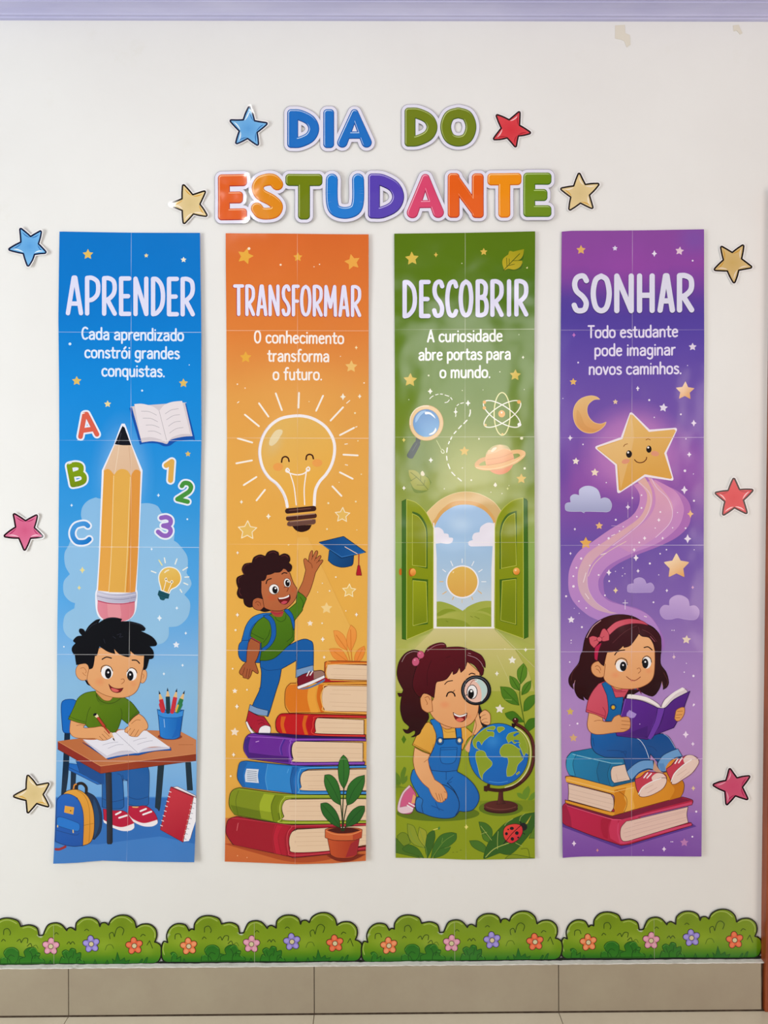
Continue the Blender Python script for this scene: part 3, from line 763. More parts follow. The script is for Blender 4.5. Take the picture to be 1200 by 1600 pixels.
F('07080F', "180,828! 163,800 165,770 190,740! 172,722 200,690 238,684! 216,655 222,632 248,636 262,655! 290,610 340,568 375,560! 360,590! 420,555 480,548 538,560! 528,578! 600,578 680,600 714,630! 705,648 680,650! 760,690 797,735 790,760 745,765! 772,800 772,850 740,862! 720,930 695,942! 702,835! 640,830 600,800! 590,845 520,825 478,785! 486,822! 430,805 368,765! 350,830 335,836! 320,920 292,937! 268,895 195,905! 188,860 185,832!")
ML('2A2C3A', 3, "275,650 310,610 350,590", "395,565 450,555 500,556", "500,680 530,670 520,695 545,690", "470,690 490,705", "600,590 660,600 700,622", "400,710 410,740")
# pencil cup
kc = P.part('pencil_cup')
for (x, y, x2, y2, c) in ((812, 1095, 850, 1260, 'C8303C'), (877, 1072, 882, 1260, '1C3A44'), (948, 1078, 912, 1260, 'C8303C'), (1007, 1093, 945, 1260, '2E7A48'), (975, 1165, 935, 1255, 'E0B040')):
    P.part('coloured_pencil', None, kc); d = math.hypot(x2-x, y2-y); ux, uy = (x2-x)/d, (y2-y)/d
    L(c, 32 if c != 'E0B040' else 16, [(x+ux*75, y+uy*75, True), (x2, y2, True)])
    if c != 'E0B040':
        F('E0B880', [(x+ux*4, y+uy*4), (x+ux*68-uy*15, y+uy*68+ux*15), (x+ux*68+uy*15, y+uy*68-ux*15)], raw=True); F('0C1020', [(x, y), (x+ux*28-uy*7, y+uy*28+ux*7), (x+ux*28+uy*7, y+uy*28-ux*7)], raw=True)
P.frame(80, 1100); P.use(kc); P.part('cup', None, kc)
E('8A3A20', 895, 240, 92, 24)
F(G('2A80D2', '1262B4', 805, 150, 990, 150), "800,40! 998,40! 990,90! 970,240! 930,258 860,256 822,238! 808,90!", '07356C', 4); F('3A8CD8', "800,35! 850,60 950,58 998,38! 992,85! 940,98 850,96 806,78!", '0A4488', 3)
L('A8CCF0', 4, "850,110! 856,170!"); F('1462B8', "950,110! 980,100! 965,230! 910,250! 940,180!")
for (x, y, x2, y2, c) in ((827, 0, 842, 60, 'C8303C'), (880, 0, 881, 66, '1C3A44'), (925, 0, 912, 66, 'C8303C'), (975, 0, 950, 62, '2E7A48'), (956, 5, 940, 62, 'E0B040')):
    P.part('coloured_pencil', None, kc); L(c, 30 if c != 'E0B040' else 14, [(x, y, True), (x2, y2-12, True)])
# backpack
kk = P.part('backpack', 'printed blue and yellow backpack standing on the floor')
F('0E2C50', "270,655! 330,690 370,770 385,850 375,950 330,1010! 300,1000!", '051830', 3); L('1A1418', 22, "195,640 200,600 235,592 265,620 266,665"); L('E08A30', 10, "170,645 178,605 192,598")
F('14406C', "320,720 355,790 365,900 330,1000!")
F(G('E0A03C', 'D88E2E', 150, 650, 290, 1000), "85,680! 130,645 200,638 260,670 300,730 325,830 325,960 300,1030 240,1055! 245,900! 200,700!", '3A2008', 4)
L('9A6418', 3, "200,645 250,680 285,760 295,900 290,1035!"); L('9A6418', 3, "250,905! 322,890!")
F(G('1A62BE', '1450A4', 60, 700, 240, 1050), "45,750 60,700 90,675 140,672 195,700 230,760 247,850 245,1052! 180,1058 100,1045 40,1020!", '082A5E', 4)
F('1E74CC', "47,850! 80,842 190,880 218,900 215,940 180,945 48,905!", '0A3870', 3); F('DDA040', "108,758! 177,770! 170,825! 102,808!"); DOT('5A3008', (150, 796, 5))
ML('E8C880', 8, "170,940! 172,958!", "55,905! 55,916!"); L('9A2C30', 18, "45,1078! 75,1078 115,1060!"); L('0A3870', 3, "48,940! 180,975 215,965!")
# red spiral notebook
P.part('spiral_notebook')
F('E6E4EC', "905,620! 950,612! 1090,680! 1090,850! 1050,1000! 1000,1020!", '6A2030', 3); F('F0EEF4', "1068,700! 1092,700! 1092,860! 1040,1015! 1000,1020!")
F(G('C43040', 'AE1430', 900, 640, 980, 1000), "900,618! 1072,690! 1060,760! 995,1025! 822,935! 880,690!", '5A0A1C', 3); ML('F0E8EC', 5, *[f"{896-9.3*i-8:.0f},{650+36*i:.0f} {896-9.3*i+8:.0f},{656+36*i:.0f}" for i in range(8)])
ML('9C98AC', 4, *[f"{1086-9.5*i:.0f},{738+38*i:.0f}! {1062-8.5*i:.0f},{732+38*i:.0f}!" for i in range(8)]); ML('F6F2F6', 5, *[f"{1070-9*i:.0f},{752+38*i:.0f}! {1052-8.5*i:.0f},{748+38*i:.0f}!" for i in range(7)]); L('D8605C', 4, "1068,700! 992,1015!"); L('8A1428', 6, "905,616! 1085,690!")
SEAMS(P, [(520, .3, .55), (688.5, .05, .6), (854.7, .25, .6), (1022.3, .35, .7), (1188.5, .4, .3)], sx1, .4, 1.0)
P.build()

# ---------------------------------------------------------------- poster 2: TRANSFORMAR
sx2 = [(366, 465), (850, 465.3), (1346, 461.8)]
bg2 = V((366, 'D8692A'), (440, 'DB7430'), (517, 'DE8038'), (570, 'E08F44'), (620, 'E29E4C'), (700, 'E4A64E'), (850, 'E7AC4C'), (1000, 'E8B04C'), (1100, 'E6AC48'), (1277, 'E2A644'))
P2 = new_poster('poster', 'orange poster with white heading TRANSFORMAR, a smiling light bulb and a boy climbing books',
    [(366, 353.2), (700, 355), (1000, 354), (1346, 352.3)], [(366, 576), (700, 576), (1016, 573.5), (1346, 571.8)],
    [(352, 365.4), (576, 367.8)], [(352, 1343.6), (400, 1345), (463, 1347.3), (520, 1346), (574, 1341.5)],
    (517.5, 684.8, 850.8, 1016, 1184), sx2,
    lambda x: .0015+.003*max(0, (x-480)/95)**2+.0009*math.sin(x/33), lambda y: .0012*math.sin(y/64+2)+.0007*math.sin(y/29)+(.007*max(0, (y-1260)/85)**2), bg2)
P = P2
P.frame(340, 350); P.part('speckles')
GLOW('E8A858', 600, 1300, 560, 420, .45)
S5('E8AC40', (210, 247, 64, 160), (604, 255, 36, 0), (212, 1002, 46, 0)); S5('EBA848', (1012, 292, 62, -12)); S5('EDC070', (1003, 1072, 48, 2))
DOT('F8E4C8', (238, 190, 11), (475, 312, 8), (766, 309, 5), (725, 327, 4), (150, 1203, 6), (208, 1232, 5), (1099, 1195, 6), (922, 995, 4)); S4('F6E2B0', (1040, 930, 15), (1065, 1296, 16))
HEAD([('T', 118, 202), ('R', 209, 283), ('A', 291, 375), ('N', 383, 467), ('S', 480, 550), ('F', 558, 618), ('O', 619, 706), ('R', 714, 790), ('M', 797, 897), ('A', 906, 990), ('R', 1000, 1078)], 456, 464, 692, 702, 25, 'E4E2F8', 'A8405A', (-3, 2))
P.frame(340, 350)
for txt, a, b_, y0_, y1_ in (('O conhecimento', 277, 946, 892, 899), ('transforma', 377, 836, 1031, 1034), ('o futuro.', 418, 782, 1169, 1170)):
    P.part('caption'); CAPTION(txt, a, b_, y0_, y1_, 88, 13, 'F8F0EA')
P.frame(340, 610)
kb = P.part('smiling_light_bulb', 'printed smiling light bulb with white rays')
GLOW('EDC070', 600, 470, 420, 420, .6)
R = ["438,24! 484,150!", "612,20! 608,132!", "792,42! 740,155!", "942,128! 848,228!", "1024,282! 918,337!", "1052,489! 944,483!", "1014,664! 918,615!", "930,792! 862,720!", "312,98! 383,198!", "206,183! 312,270!", "152,360! 262,392!", "142,548! 260,526!", "198,711! 294,650!", "294,826! 358,746!"]
for r in R: P.part('ray', None, kb); L('F8F0E4', 13, r)
P.part('speckles', None, kb); ML('F6E8D0', 7, "968,98! 992,78!", "150,95! 162,86!", "1036,277! 1046,273!", "955,405! 975,402!", "958,558! 976,562!")
P.part('glass', None, kb)
bulb = "525,872! 515,820 490,760 445,700 390,655 345,590 322,510 320,430 345,340 395,268 470,215 560,195 640,194 720,215 800,265 850,330 876,400 876,480 855,560 815,630 770,680 740,735 730,790 727,862!"
F(G('E2B460', 'EAAE46', 400, 300, 700, 800), bulb)
GLOW('D8C08A', 430, 400, 85, 150, .45, 25)
L('F4EEF0', 22, bulb[:-1].replace('525,872!', '525,872!')+"!"); L('D0C8DC', 4, "512,820 485,760 440,705 380,655 335,590 312,510 310,430 335,340 385,262")
P.part('reflection', None, kb); F('EAD6A8', "430,310 455,295 485,298 488,320 470,350 450,385 415,415 390,410 390,380 405,345")
P.part('eye', None, kb); L('3A120C', 11, "482,540 488,510 508,498 530,508 538,534"); P.part('eye', None, kb); L('3A120C', 11, "665,520 670,492 690,481 712,490 720,514")
P.part('cheek', None, kb); E('EBA050', 456, 575, 38, 30); P.part('cheek', None, kb); E('EBA050', 749, 545, 38, 29)
P.part('filament', None, kb); ML('FAF2EE', 9, "515,595 525,585 540,600 530,615 515,608 515,595", "683,575 692,585 688,602 672,605 668,588 683,575"); L('FAF2EE', 9, "522,600 545,622 600,634 650,624 680,596"); L('FAF2EE', 8, "545,622! 575,720 592,860!"); L('FAF2EE', 8, "668,608! 652,730 655,858!")
P.part('screw_cap', None, kb)
F('2A0C0A', "560,1015! 590,1050 635,1062 685,1045 708,1008!")
F('7A5448', "525,990! 540,1018 700,1002 735,985 735,965!"); L('6A463C', 40, "545,1000! 718,985!"); L('4A241C', 38, "533,960! 727,940!"); L('B89078', 6, "525,945! 730,925!"); L('3A1A14', 40, "528,905! 722,886!"); L('6A4034', 8, "540,900! 700,885!"); L('9A7464', 8, "545,985! 710,968!")
P.part('speckles'); 
for st in ((226, 1050, 66, 2), (937, 935, 50, 3)):
    P.part('star'); F('F8E8C4', rstar(st[0], st[1], st[2]+14, st[3], .5), raw=True); F('E8BC62', rstar(st[0], st[1], st[2], st[3], .5), raw=True)
P.part('speckles'); S4('F8F0DC', (941, 50, 27), (1066, 47, 18), (384, 945, 23), (182, 837, 16)); DOT('F6E6B8', (832, 846, 8), (1037, 834, 7), (1031, 172, 7), (1053, 380, 5), (1078, 630, 5), (822, 1040, 7), (533, 1157, 6), (687, 86, 4), (912, 690, 4), (1045, 1046, 4), (618, 1165, 4))
P.part('light_beam'); WASH('F0C878', "600,1100! 680,1100! 1010,1800! 900,2200! 560,2000!", .18)
# graduation cap
kc = P.part('graduation_cap', 'printed blue graduation cap with red tassel')
F(G('12508C', '0A3C70', 830, 1230, 1020, 1300), "838,1200! 1022,1230! 1015,1300 990,1318 930,1326 870,1308 830,1275!", '04203C', 3.5)
F(G('0E4484', '165CA0', 770, 1140, 1100, 1200), "762,1138! 945,1094! 1112,1212! 1052,1228 930,1258!", '04203C', 4); L('3A7CC0', 4, "768,1144! 932,1248! 1100,1215!")
L('F0D0B8', 5, "955,1172! 1048,1225!")
P.part('tassel', None, kc); L('A82028', 7, "1060,1228! 1058,1320!"); F('B01828', "1052,1312! 1066,1312! 1080,1380 1078,1386! 1042,1386! 1040,1375!", '5A0810', 3)
# climbing boy
P.frame(340, 850)
P.part('orange_plant'); 
for q in ("870,648! 905,650 945,680 968,730 972,795! 920,770 885,720", "1000,605! 1035,640 1040,700 1020,760 998,805! 972,750 972,680", "838,785! 880,780 935,795 985,880! 930,880 870,850", "1100,762! 1105,800 1080,860 1030,895! 1028,840 1055,790"):
    P.part('leaf', None, 'orange_plant'); F(G('EE9E48', 'EA8A38', 900, 620, 1000, 880), q, 'D47A2C', 3)
P.use('orange_plant'); ML('D67A2C', 5, "890,680! 975,800! 1005,920!", "998,640! 1002,800! 1012,920!", "870,800! 985,885! 1005,920!", "1085,785! 1032,900! 1020,925!")
kb = kclimb = P.part('climbing_boy', 'printed boy with curly hair and a blue backpack climbing with one arm raised')
P.part('raised_arm', None, kb)
F('B8683C', "605,350! 640,280 662,195! 650,145 648,115 662,108 682,130! 690,80 705,50 715,55 712,100! 735,55 750,52 750,75 735,110! 768,85 776,98 755,130! 782,118 790,128 765,165 735,215! 715,290 690,360 664,405! 630,380!", '4A1C0C', 4)
ML('6A2C14', 3.5, "682,130 705,150 712,180", "712,100! 706,118!", "735,110! 728,125!", "755,130! 742,142!")
P.part('backpack', None, kb)
F(G('2070C0', '1458A4', 200, 600, 300, 800), "405,515! 330,520 260,550 215,610 190,690 180,730! 160,760 158,830 180,870 220,885 330,890! 380,760 390,560!", '082848', 4.5); L('0A3C78', 5, "185,722! 230,720 255,715!"); L('0A3C78', 4, "330,560 260,620 235,720 225,850")
P.part('jeans', None, kb)
F('145CA6', "320,875! 430,845 480,795 560,745 640,712 690,720 718,755 720,910! 590,945! 592,870! 560,890 480,935! 465,1020 440,1100 395,1250! 380,1290! 250,1240! 280,1170 320,1080 330,980 328,940 322,920!", '08284C', 5)
ML('0C4280', 4, "332,925 380,945 480,935!", "590,945! 600,860 590,830 620,790", "312,1080! 335,1075!", "380,1290! 392,1245!")
P.part('jeans_cuff', None, kb); F('7C9CC4', "590,940! 718,905! 720,945! 700,965 640,978 588,1000!", '1A2C4A', 3.5)
P.part('jeans_cuff', None, kb); F('7C9CC4', "245,1200! 300,1225 382,1245! 375,1285! 300,1275 235,1245!", '1A2C4A', 3.5)
P.part('shirt', None, kb)
F(G('4E7A12', '3E6808', 400, 550, 500, 860), "600,355! 635,375 668,408! 640,480 635,500 580,570! 575,720! 520,770 440,845 380,870 318,872! 330,800 330,740! 290,720 248,690! 260,640 300,580 340,550! 400,525 500,500 530,490 590,440!", '203C04', 4.5)
ML('264606', 3.5, "395,640 380,690 345,735!", "255,665! 300,690 348,712!", "620,395 645,440 638,475!", "430,530 445,565 480,580 510,560 515,525!", "560,620 562,690 520,730")
P.part('lower_arm', None, kb)
F('A85A34', "250,705! 320,742! 318,790 300,850 282,885! 305,950 302,970 285,962 262,945! 250,985 232,1010 222,1005! 195,1000 192,985! 172,975 165,955 190,910 218,880! 222,800 232,740!", '4A1C0C', 4)
ML('5A2410', 3.5, "205,925! 190,975!", "225,935! 215,995!", "245,935! 232,1000!"); L('B8283C', 5, "256,700! 322,738!")
P.part('strap', None, kb); F('165CAE', "345,535! 385,530 425,570 440,630 435,700 400,760 350,800 330,800! 335,780! 375,750 400,700 405,640 390,580 355,550!", '082848', 3.5)
P.part('strap', None, kb); F('165CAE', "500,490! 530,485! 565,530 580,600 572,645! 560,600 545,550 510,510!", '082848', 3.5)
P.part('shoe', None, kb)
F('AC1C34', "235,1245! 300,1280 350,1290! 378,1330 400,1370 390,1430! 330,1440! 280,1400 215,1330!", '2A0610', 4); F('F0EAEE', "212,1330! 235,1385 280,1440 330,1460 380,1455 400,1400 398,1365! 360,1355 320,1375 305,1430! 260,1390 225,1325!", '3A2A40', 3); ML('7A1024', 4, "300,1320 330,1315 350,1325", "310,1345 335,1335 358,1345")
P.part('neck', None, kb); F('A84A34', "405,490! 490,490! 492,530 470,545 430,540 408,520!"); L('B0283C', 10, "402,505 445,522 495,510!")
P.part('head', None, kb)
F('1E0808', "300,490! 350,508 400,500! 370,460!")
F(G('BC6C42', 'B4623A', 400, 250, 480, 480), "330,250! 330,400 345,465 390,492 450,500 500,490 555,450 590,400 598,340 570,290 545,220! 500,170 400,200!", '4A1C0C', 4)
GLOW('C8502C', 410, 400, 55, 40, .5); GLOW('C8502C', 565, 345, 22, 30, .35)
P.part('ear', None, kb); F('B4623A', "340,405! 300,402 268,420 262,455 280,485 320,495 350,470!", '4A1C0C', 4); ML('7A3418', 4, "285,440 300,430 320,440 325,460", "300,450 310,460")
P.part('eye', None, kb); E('F4F0EE', 425, 338, 38, 38, 0, '2A0C08', 3); E('0C0608', 432, 343, 20, 28, -8); DOT('F8F4F0', (436, 331, 7))
P.part('eye', None, kb); E('F4F0EE', 524, 290, 26, 34, -10, '2A0C08', 3); E('0C0608', 526, 292, 17, 26, -8); DOT('F8F4F0', (530, 281, 6))
P.part('eyebrow', None, kb); L('1E0808', 8, "366,296 375,270 405,258"); P.part('eyebrow', None, kb); L('1E0808', 8, "484,224 500,214 522,218")
P.part('nose', None, kb); L('6A2410', 4.5, "500,325 520,320 532,332 522,355")
P.part('mouth', None, kb); F('6E1414', "455,405! 500,400 543,377! 545,410 520,445 490,448 465,430", '3A0808', 4); F('F6F0EE', "458,402! 500,398 538,380! 535,395 500,408 465,412!"); F('C84858', "478,438 500,425 525,430 510,446 490,448")
P.part('hair', None, kb)
F('2A0A0E', "330,290! 325,340 340,410! 300,402 268,420 262,470! 235,472 205,450 196,410! 165,402 148,370 158,330! 145,290 150,250 200,228! 185,190 205,150 260,140! 275,100 320,80 360,92! 380,60 420,48 455,62 462,90! 500,72 535,85 545,115 535,140! 558,165 550,200 530,208! 515,190 495,182! 470,208 430,212! 400,225 370,230! 360,262 340,275 325,268!", '140406', 4)
ML('5A2828', 4, "205,230 190,200 208,160 240,148", "160,290 160,260 185,238", "285,110 310,92 345,95", "390,68 420,58 445,70", "480,90 510,85 530,100", "170,330 165,360 180,385")
# speckles around
P.part('speckles'); S5('F2D08C', (818, 480, 46, 0)); S5('F8EAD8', (695, 593, 23, 0), (131, 1100, 21)); S5('F4E0C8', (131, 1405, 34, 5))
P.part('star'); F('FAE8B8', rstar(987, 350, 58, 3, .5), raw=True); F('EAC068', rstar(987, 350, 44, 3, .5), raw=True)
P.part('speckles'); S4('FAF0E0', (151, 530, 18), (790, 712, 20), (1042, 527, 17), (152, 65, 14), (800, 847, 14), (148, 1215, 20), (123, 1575, 18)); DOT('F8E8C4', (888, 247, 7), (841, 350, 7), (752, 359, 4), (787, 293, 5), (785, 592, 7), (137, 644, 9), (115, 933, 7), (963, 499, 5), (223, 1090, 7), (101, 1736, 8))
# floor and books
P.frame(340, 1100); P.part('table_print'); F(V((1277, 'CE7440'), (1320, 'CC6A34'), (1346, 'CA6634')), "0,850! 1200,850! 1200,1300! 0,1300!"); F('B04A24', "50,1040! 300,1110 560,1170 800,1160 1150,1070! 1150,1040! 600,1000!"); DOT('F0B080', (154, 1127, 4), (225, 1140, 4))
def book(name, lab, spine, cover, edge, dark, pages, lines, cx, cols, bands=(), pgcol='E6C8A8', extra=None):
    """lying book: dark back cover, cover with a rounded spine, page block"""
    k = P.part('book', lab); F(cols[0], cover, dark, 5)
    F(cols[1], spine)
    for col, b in bands: F(col, b)
    if extra: extra()
    P.part('page_block', None, k); F(pgcol, pages, dark, 4)
    ML('D2AE90', 2.5, *lines)
    if edge: P.use(k); L(cols[2], 6, edge)
    return k
book('book', 'printed orange book at the top of the stack', "820,-325! 850,-320! 830,-180 800,-185!", "805,-315! 860,-325 1140,-320! 1140,-300! 840,-298! 815,-280 810,-230 820,-195 850,-180! 1140,-165! 1140,-145! 800,-170!", "1140,-305! 850,-300 822,-280 815,-230 830,-192 860,-182 1140,-172!", '6A1C10',
     "830,-302! 1140,-295! 1140,-182! 850,-190 820,-205 812,-240 818,-280", ["870,-270! 1130,-262!", "850,-225! 1130,-215!", "870,-205! 1130,-196!"], 0, ('D87024', 'E08A34', 'F0B058'))
F('B01820', "600,-175! 700,-185 790,-215! 850,-180! 1150,-170! 1150,-148! 700,-165! 590,-168!")
book('book', 'printed yellow-orange book under the top one', "535,-145! 690,-165! 680,-100 690,0 720,50! 550,55! 515,0 515,-100", "520,-130 550,-160! 1150,-175! 1150,-150! 830,-150! 790,-120 780,-60 790,0 820,30! 1150,50! 1150,75! 780,60 540,62! 510,10 508,-80", "1150,-142! 830,-145 795,-120 780,-60 790,10 820,48 1150,62!", '7A2C08',
     "830,-142! 1150,-138! 1150,52! 840,48 800,30 785,-20 785,-80 800,-125", ["860,-110! 1140,-105!", "840,-80! 1000,-75!", "860,10! 1140,20!", "840,-20! 1130,-10!"], 0, ('E09A38', 'DC7820', 'F4BC68'),
     [('EAA23C', "690,-160! 760,-160! 735,-60 760,58! 700,58! 675,-50"), ('D46C18', "760,-150! 800,-150! 770,-60 800,55! 775,58! 745,-50")])
P.frame(340, 850)
P.part('shoe', None, kclimb)
F('7A1428', "600,1000! 640,975 720,950! 780,945 805,970 805,1000! 700,1040 605,1078!", '2A0610', 4); F('9A7468', "722,952! 780,948 803,970 798,990! 722,1010!"); F('F0EAEE', "598,1065! 700,1025 802,980! 806,1000! 700,1050 605,1085!", '3A2A40', 2.5); F('5A78A4', "612,1084! 700,1062 806,1008! 795,1030 700,1075 640,1086!"); ML('F0EAEE', 8, "672,985 690,950", "695,980 715,950")
P.frame(340, 1100)
book('book', 'printed red book with orange bands', "460,80! 700,70! 670,140 690,220! 470,212! 440,150", "470,72 520,65! 1120,80! 1115,100! 760,95! 735,120 732,170 750,215! 1110,222! 1110,242! 700,232 480,215! 445,190 440,120", "1110,92! 760,88 725,110 718,160 740,222 1105,232!", '4A060C',
     "750,98! 1098,112! 1098,222! 760,215 738,195 732,150 738,115", ["770,135! 1085,140!", "760,170! 1090,175!", "790,200! 1090,205!"], 0, ('B81420', 'C41C20', 'E04438'),
     [('D8641C', "480,88! 515,88! 500,150 518,212! 490,210! 475,150"), ('D8641C', "650,80! 680,80! 662,150 682,224! 655,222! 638,150")])
book('book', 'printed purple book', "235,225! 560,248! 520,320 530,430! 240,405! 205,350 210,270", "225,232 260,215 340,213! 1112,252! 1112,270! 600,270! 560,300 555,370 580,428! 1105,425! 1100,448! 590,455 540,445 240,405! 200,340 205,270", "1112,262! 600,260 550,285 540,350 560,430 600,442 1100,435!", '1E0A40',
     "590,272! 1090,282! 1090,425! 600,428 570,400 558,340 568,290", ["590,320! 1080,325!", "600,355! 1080,365!", "600,390! 1080,398!", "620,410! 1000,415!"], 0, ('6C2CA0', '6A2898', '9C5CC8'),
     [('4A1478', "225,355! 380,375 535,388! 535,432! 240,405!"), ('3C2080', "205,270! 235,235! 250,240! 235,320 250,400! 235,400! 208,340"), ('4A2494', "500,248! 520,248! 485,320 495,380! 475,375! 468,320")], extra=lambda: (L('D8A8E8', 5, "290,278! 312,272!"), L('A868D0', 4, "235,238! 400,245 560,256!"), L('8C50C0', 4, "500,250! 470,320 478,370!")))
F('2A1250', "270,210! 470,212! 700,235! 1112,240! 1112,252! 600,250! 300,222!")
def lab_():
    F('D4DCEA', "220,478! 312,483! 305,530 312,586! 212,578! 208,530"); ML('6A7890', 4, *[f"225,{495+14*i}! 296,{500+14*i}!" for i in range(6)])
book('book', 'printed blue book with a white label on its spine', "185,425! 620,465! 580,560 600,668! 190,615! 155,550 160,470", "175,430 215,420! 660,458 1130,452! 1130,470! 680,482! 635,510 620,570 640,640! 1130,648! 1120,668! 640,672 560,662 190,615! 152,550 158,470", "1130,462! 680,472 620,495 605,560 615,640 650,660 1120,658!", '06284C',
     "680,490! 1130,480! 1130,640! 660,642 630,610 622,550 640,505", ["660,530! 1120,520!", "650,570! 1120,570!", "680,605! 1120,605!", "680,628! 1000,625!"], 0, ('1A74C4', '1670C0', '58A8E4'),
     [('2A86D0', "385,445! 560,462! 545,560 555,655! 375,635! 362,550"), ('1260AC', "560,462! 610,468! 572,560 590,668! 560,662! 548,560"), ('1260AC', "185,425! 230,432! 195,520 212,615! 188,612! 155,550 160,470")], extra=lambda: (lab_(), L('5AA6E0', 4, "380,445! 362,550 378,640!"), L('58A8E4', 4, "525,510! 535,480!"), L('0A4484', 4, "575,465! 548,560 565,664!")))
book('book', 'printed olive green book', "130,632! 520,680! 475,760 490,888! 130,822! 95,760 100,680", "120,638 165,622! 560,668 1130,672! 1130,700! 560,702! 500,730 485,790 510,858! 1130,860! 1130,890! 520,892 460,885 130,822! 92,760 95,680", "1130,682! 570,684 500,700 470,760 480,850 510,880 1130,878!", '202C04',
     "540,706! 1130,702! 1130,862! 540,865 500,830 485,770 505,720", ["540,760! 1120,755!", "520,795! 1120,795!", "550,830! 1120,830!", "540,725! 900,722!"], 0, ('8C9C20', '7E8E18', 'B8C848'),
     [('A0B028', "350,665! 440,675! 410,760 425,870! 330,850! 318,750"), ('66780E', "100,750! 300,790 480,812! 490,888! 130,822!"), ('8C9C1C', "318,790! 405,805! 425,870! 330,850!"), ('74860E', "430,675! 490,682! 450,760 468,885! 420,872! 402,760")], extra=lambda: (L('4A5A08', 4, "435,680! 405,760 422,870!"), L('4A5A08', 3, "160,645! 140,720 155,820!")))
book('book', 'printed crimson book at the bottom of the stack', "110,845! 560,900! 520,990 540,1125! 130,1045! 75,960 80,880", "100,850 150,835! 560,895 1130,882! 1130,915! 600,922! 560,950 540,1010 560,1095! 900,1085! 1130,1050! 1130,1080! 800,1115 580,1135 530,1125 120,1042! 68,960 75,880", "1130,895! 620,902 555,920 525,980 535,1090 570,1118 840,1100 1130,1060!", '3A0412',
     "600,930! 1130,900! 1130,1040! 860,1085 580,1098 545,1060 540,1000 560,950", ["590,985! 1120,970!", "580,1020! 1120,1010!", "600,1050! 1100,1040!", "600,955! 900,948!"], 0, ('A8142C', 'A01028', 'D04050'),
     [('BC1834', "435,895! 490,902! 455,990 480,1115! 430,1105! 415,990"), ('B0142E', "490,902! 545,905! 505,990 520,1122! 485,1115! 460,990")], extra=lambda: (L('E07078', 4, "158,885! 148,940!"), L('6A0A1C', 3, "445,895! 420,990 438,1105!"), L('D04454', 3, "112,848! 330,872 560,902!")))
# potted plant
kp = P.part('potted_plant', 'printed green leafy plant in a terracotta pot')
P.part('pot', None, kp)
F('7A2414', "820,1120! 900,1160 1000,1160 1110,1110!")
F(G('C25028', 'A8301C', 840, 1050, 1060, 1050), "825,990! 1065,990! 1045,1115! 1000,1138 900,1138 850,1115!", '5A140A', 4); F('A0242C', "1000,1035! 1065,990! 1045,1115! 960,1135!")
F('CC6436', "808,930! 860,918 1030,918 1085,930! 1080,990! 1010,1010 880,1010 808,990!", '5A140A', 4); F('B84428', "1015,965! 1085,940! 1080,990! 1015,1005!"); F('4A100C', "820,935! 880,920 1010,920 1072,935! 1000,955 900,958 "); L('E89058', 5, "815,940 880,965 1000,967 1078,940")
for q, mid in (("945,375! 975,410 990,490 975,570 948,630! 915,570 905,480 918,410", "946,400! 948,620!"), ("805,525! 850,525 895,570 920,650 925,752! 865,715 820,640 802,580", "815,540! 870,630 920,740!"), ("1102,525! 1100,590 1070,670 1020,730 972,752! 965,680 985,600 1040,545", "1090,545! 1020,640 978,740!"), ("775,738! 825,735 880,785 912,850 920,918! 860,890 800,830 778,780", "790,750! 860,830 915,905!"), ("1102,755! 1100,800 1060,870 1010,900 965,912! 970,850 1010,790 1060,758", "1090,770! 1030,830 975,900!")):
    P.part('leaf', None, kp); F(G('2E7428', '1E5C20', 900, 400, 1000, 900), q, '0C2C10', 4); L('134418', 3.5, mid)
P.part('stem', None, kp); ML('1A3414', 7, "948,625! 940,760 938,940!", "925,750! 935,850 938,940!", "970,750! 948,860 942,940!", "965,905! 948,940!", "918,912! 932,940!"); DOT('D8C8C0', (930, 915, 4), (948, 915, 4))
SEAMS(P, [(517.2, .45, .4), (684.8, .3, .7), (850.5, .1, .5), (1016.2, .6, .2), (1184.2, .4, .15)], sx2, .38, .8, 'FFF2E0')
P.build()

# ---------------------------------------------------------------- poster 3: DESCOBRIR
sx3 = [(365, 726.4), (850, 726.4), (1341, 727.6)]
bg3 = V((365, '577604'), (480, '587A02'), (600, '628206'), (680, '748A1C'), (740, '869634'), (800, '96A450'), (860, '8FAE58'), (960, '8AA24C'), (1010, 'B4B45A'), (1080, 'A2AA3C'), (1150, '96A42C'), (1230, '8C9C1C'), (1341, '8A9A16'))
P3 = new_poster('poster', 'green poster with white heading DESCOBRIR, an open door and a girl with a magnifying glass',
    [(366, 616), (600, 617), (1000, 618.2), (1341, 618.2)], [(366, 835.3), (600, 834), (1000, 835), (1341, 835)],
    [(615, 366.2), (727, 365.3), (836, 363)], [(615, 1339), (680, 1339.6), (727, 1341.5), (780, 1341), (836, 1339.4)],
    (515.6, 683, 847.5, 1014, 1181), sx3,
    lambda x: .0015+.0025*max(0, (x-740)/95)**2+.0010*math.sin(x/36), lambda y: .0016*math.sin(y/60+1)+.0009*math.sin(y/27)+(.004*max(0, (y-1270)/75)**2), bg3)
P = P3
P.frame(605, 350); P.part('speckles')
GLOW('3F6A06', 1000, 500, 460, 330, .55); GLOW('C8C878', 640, 1900, 520, 520, .55); GLOW('4C7006', 250, 1750, 260, 330, .45); GLOW('486E08', 1080, 1750, 120, 500, .5)
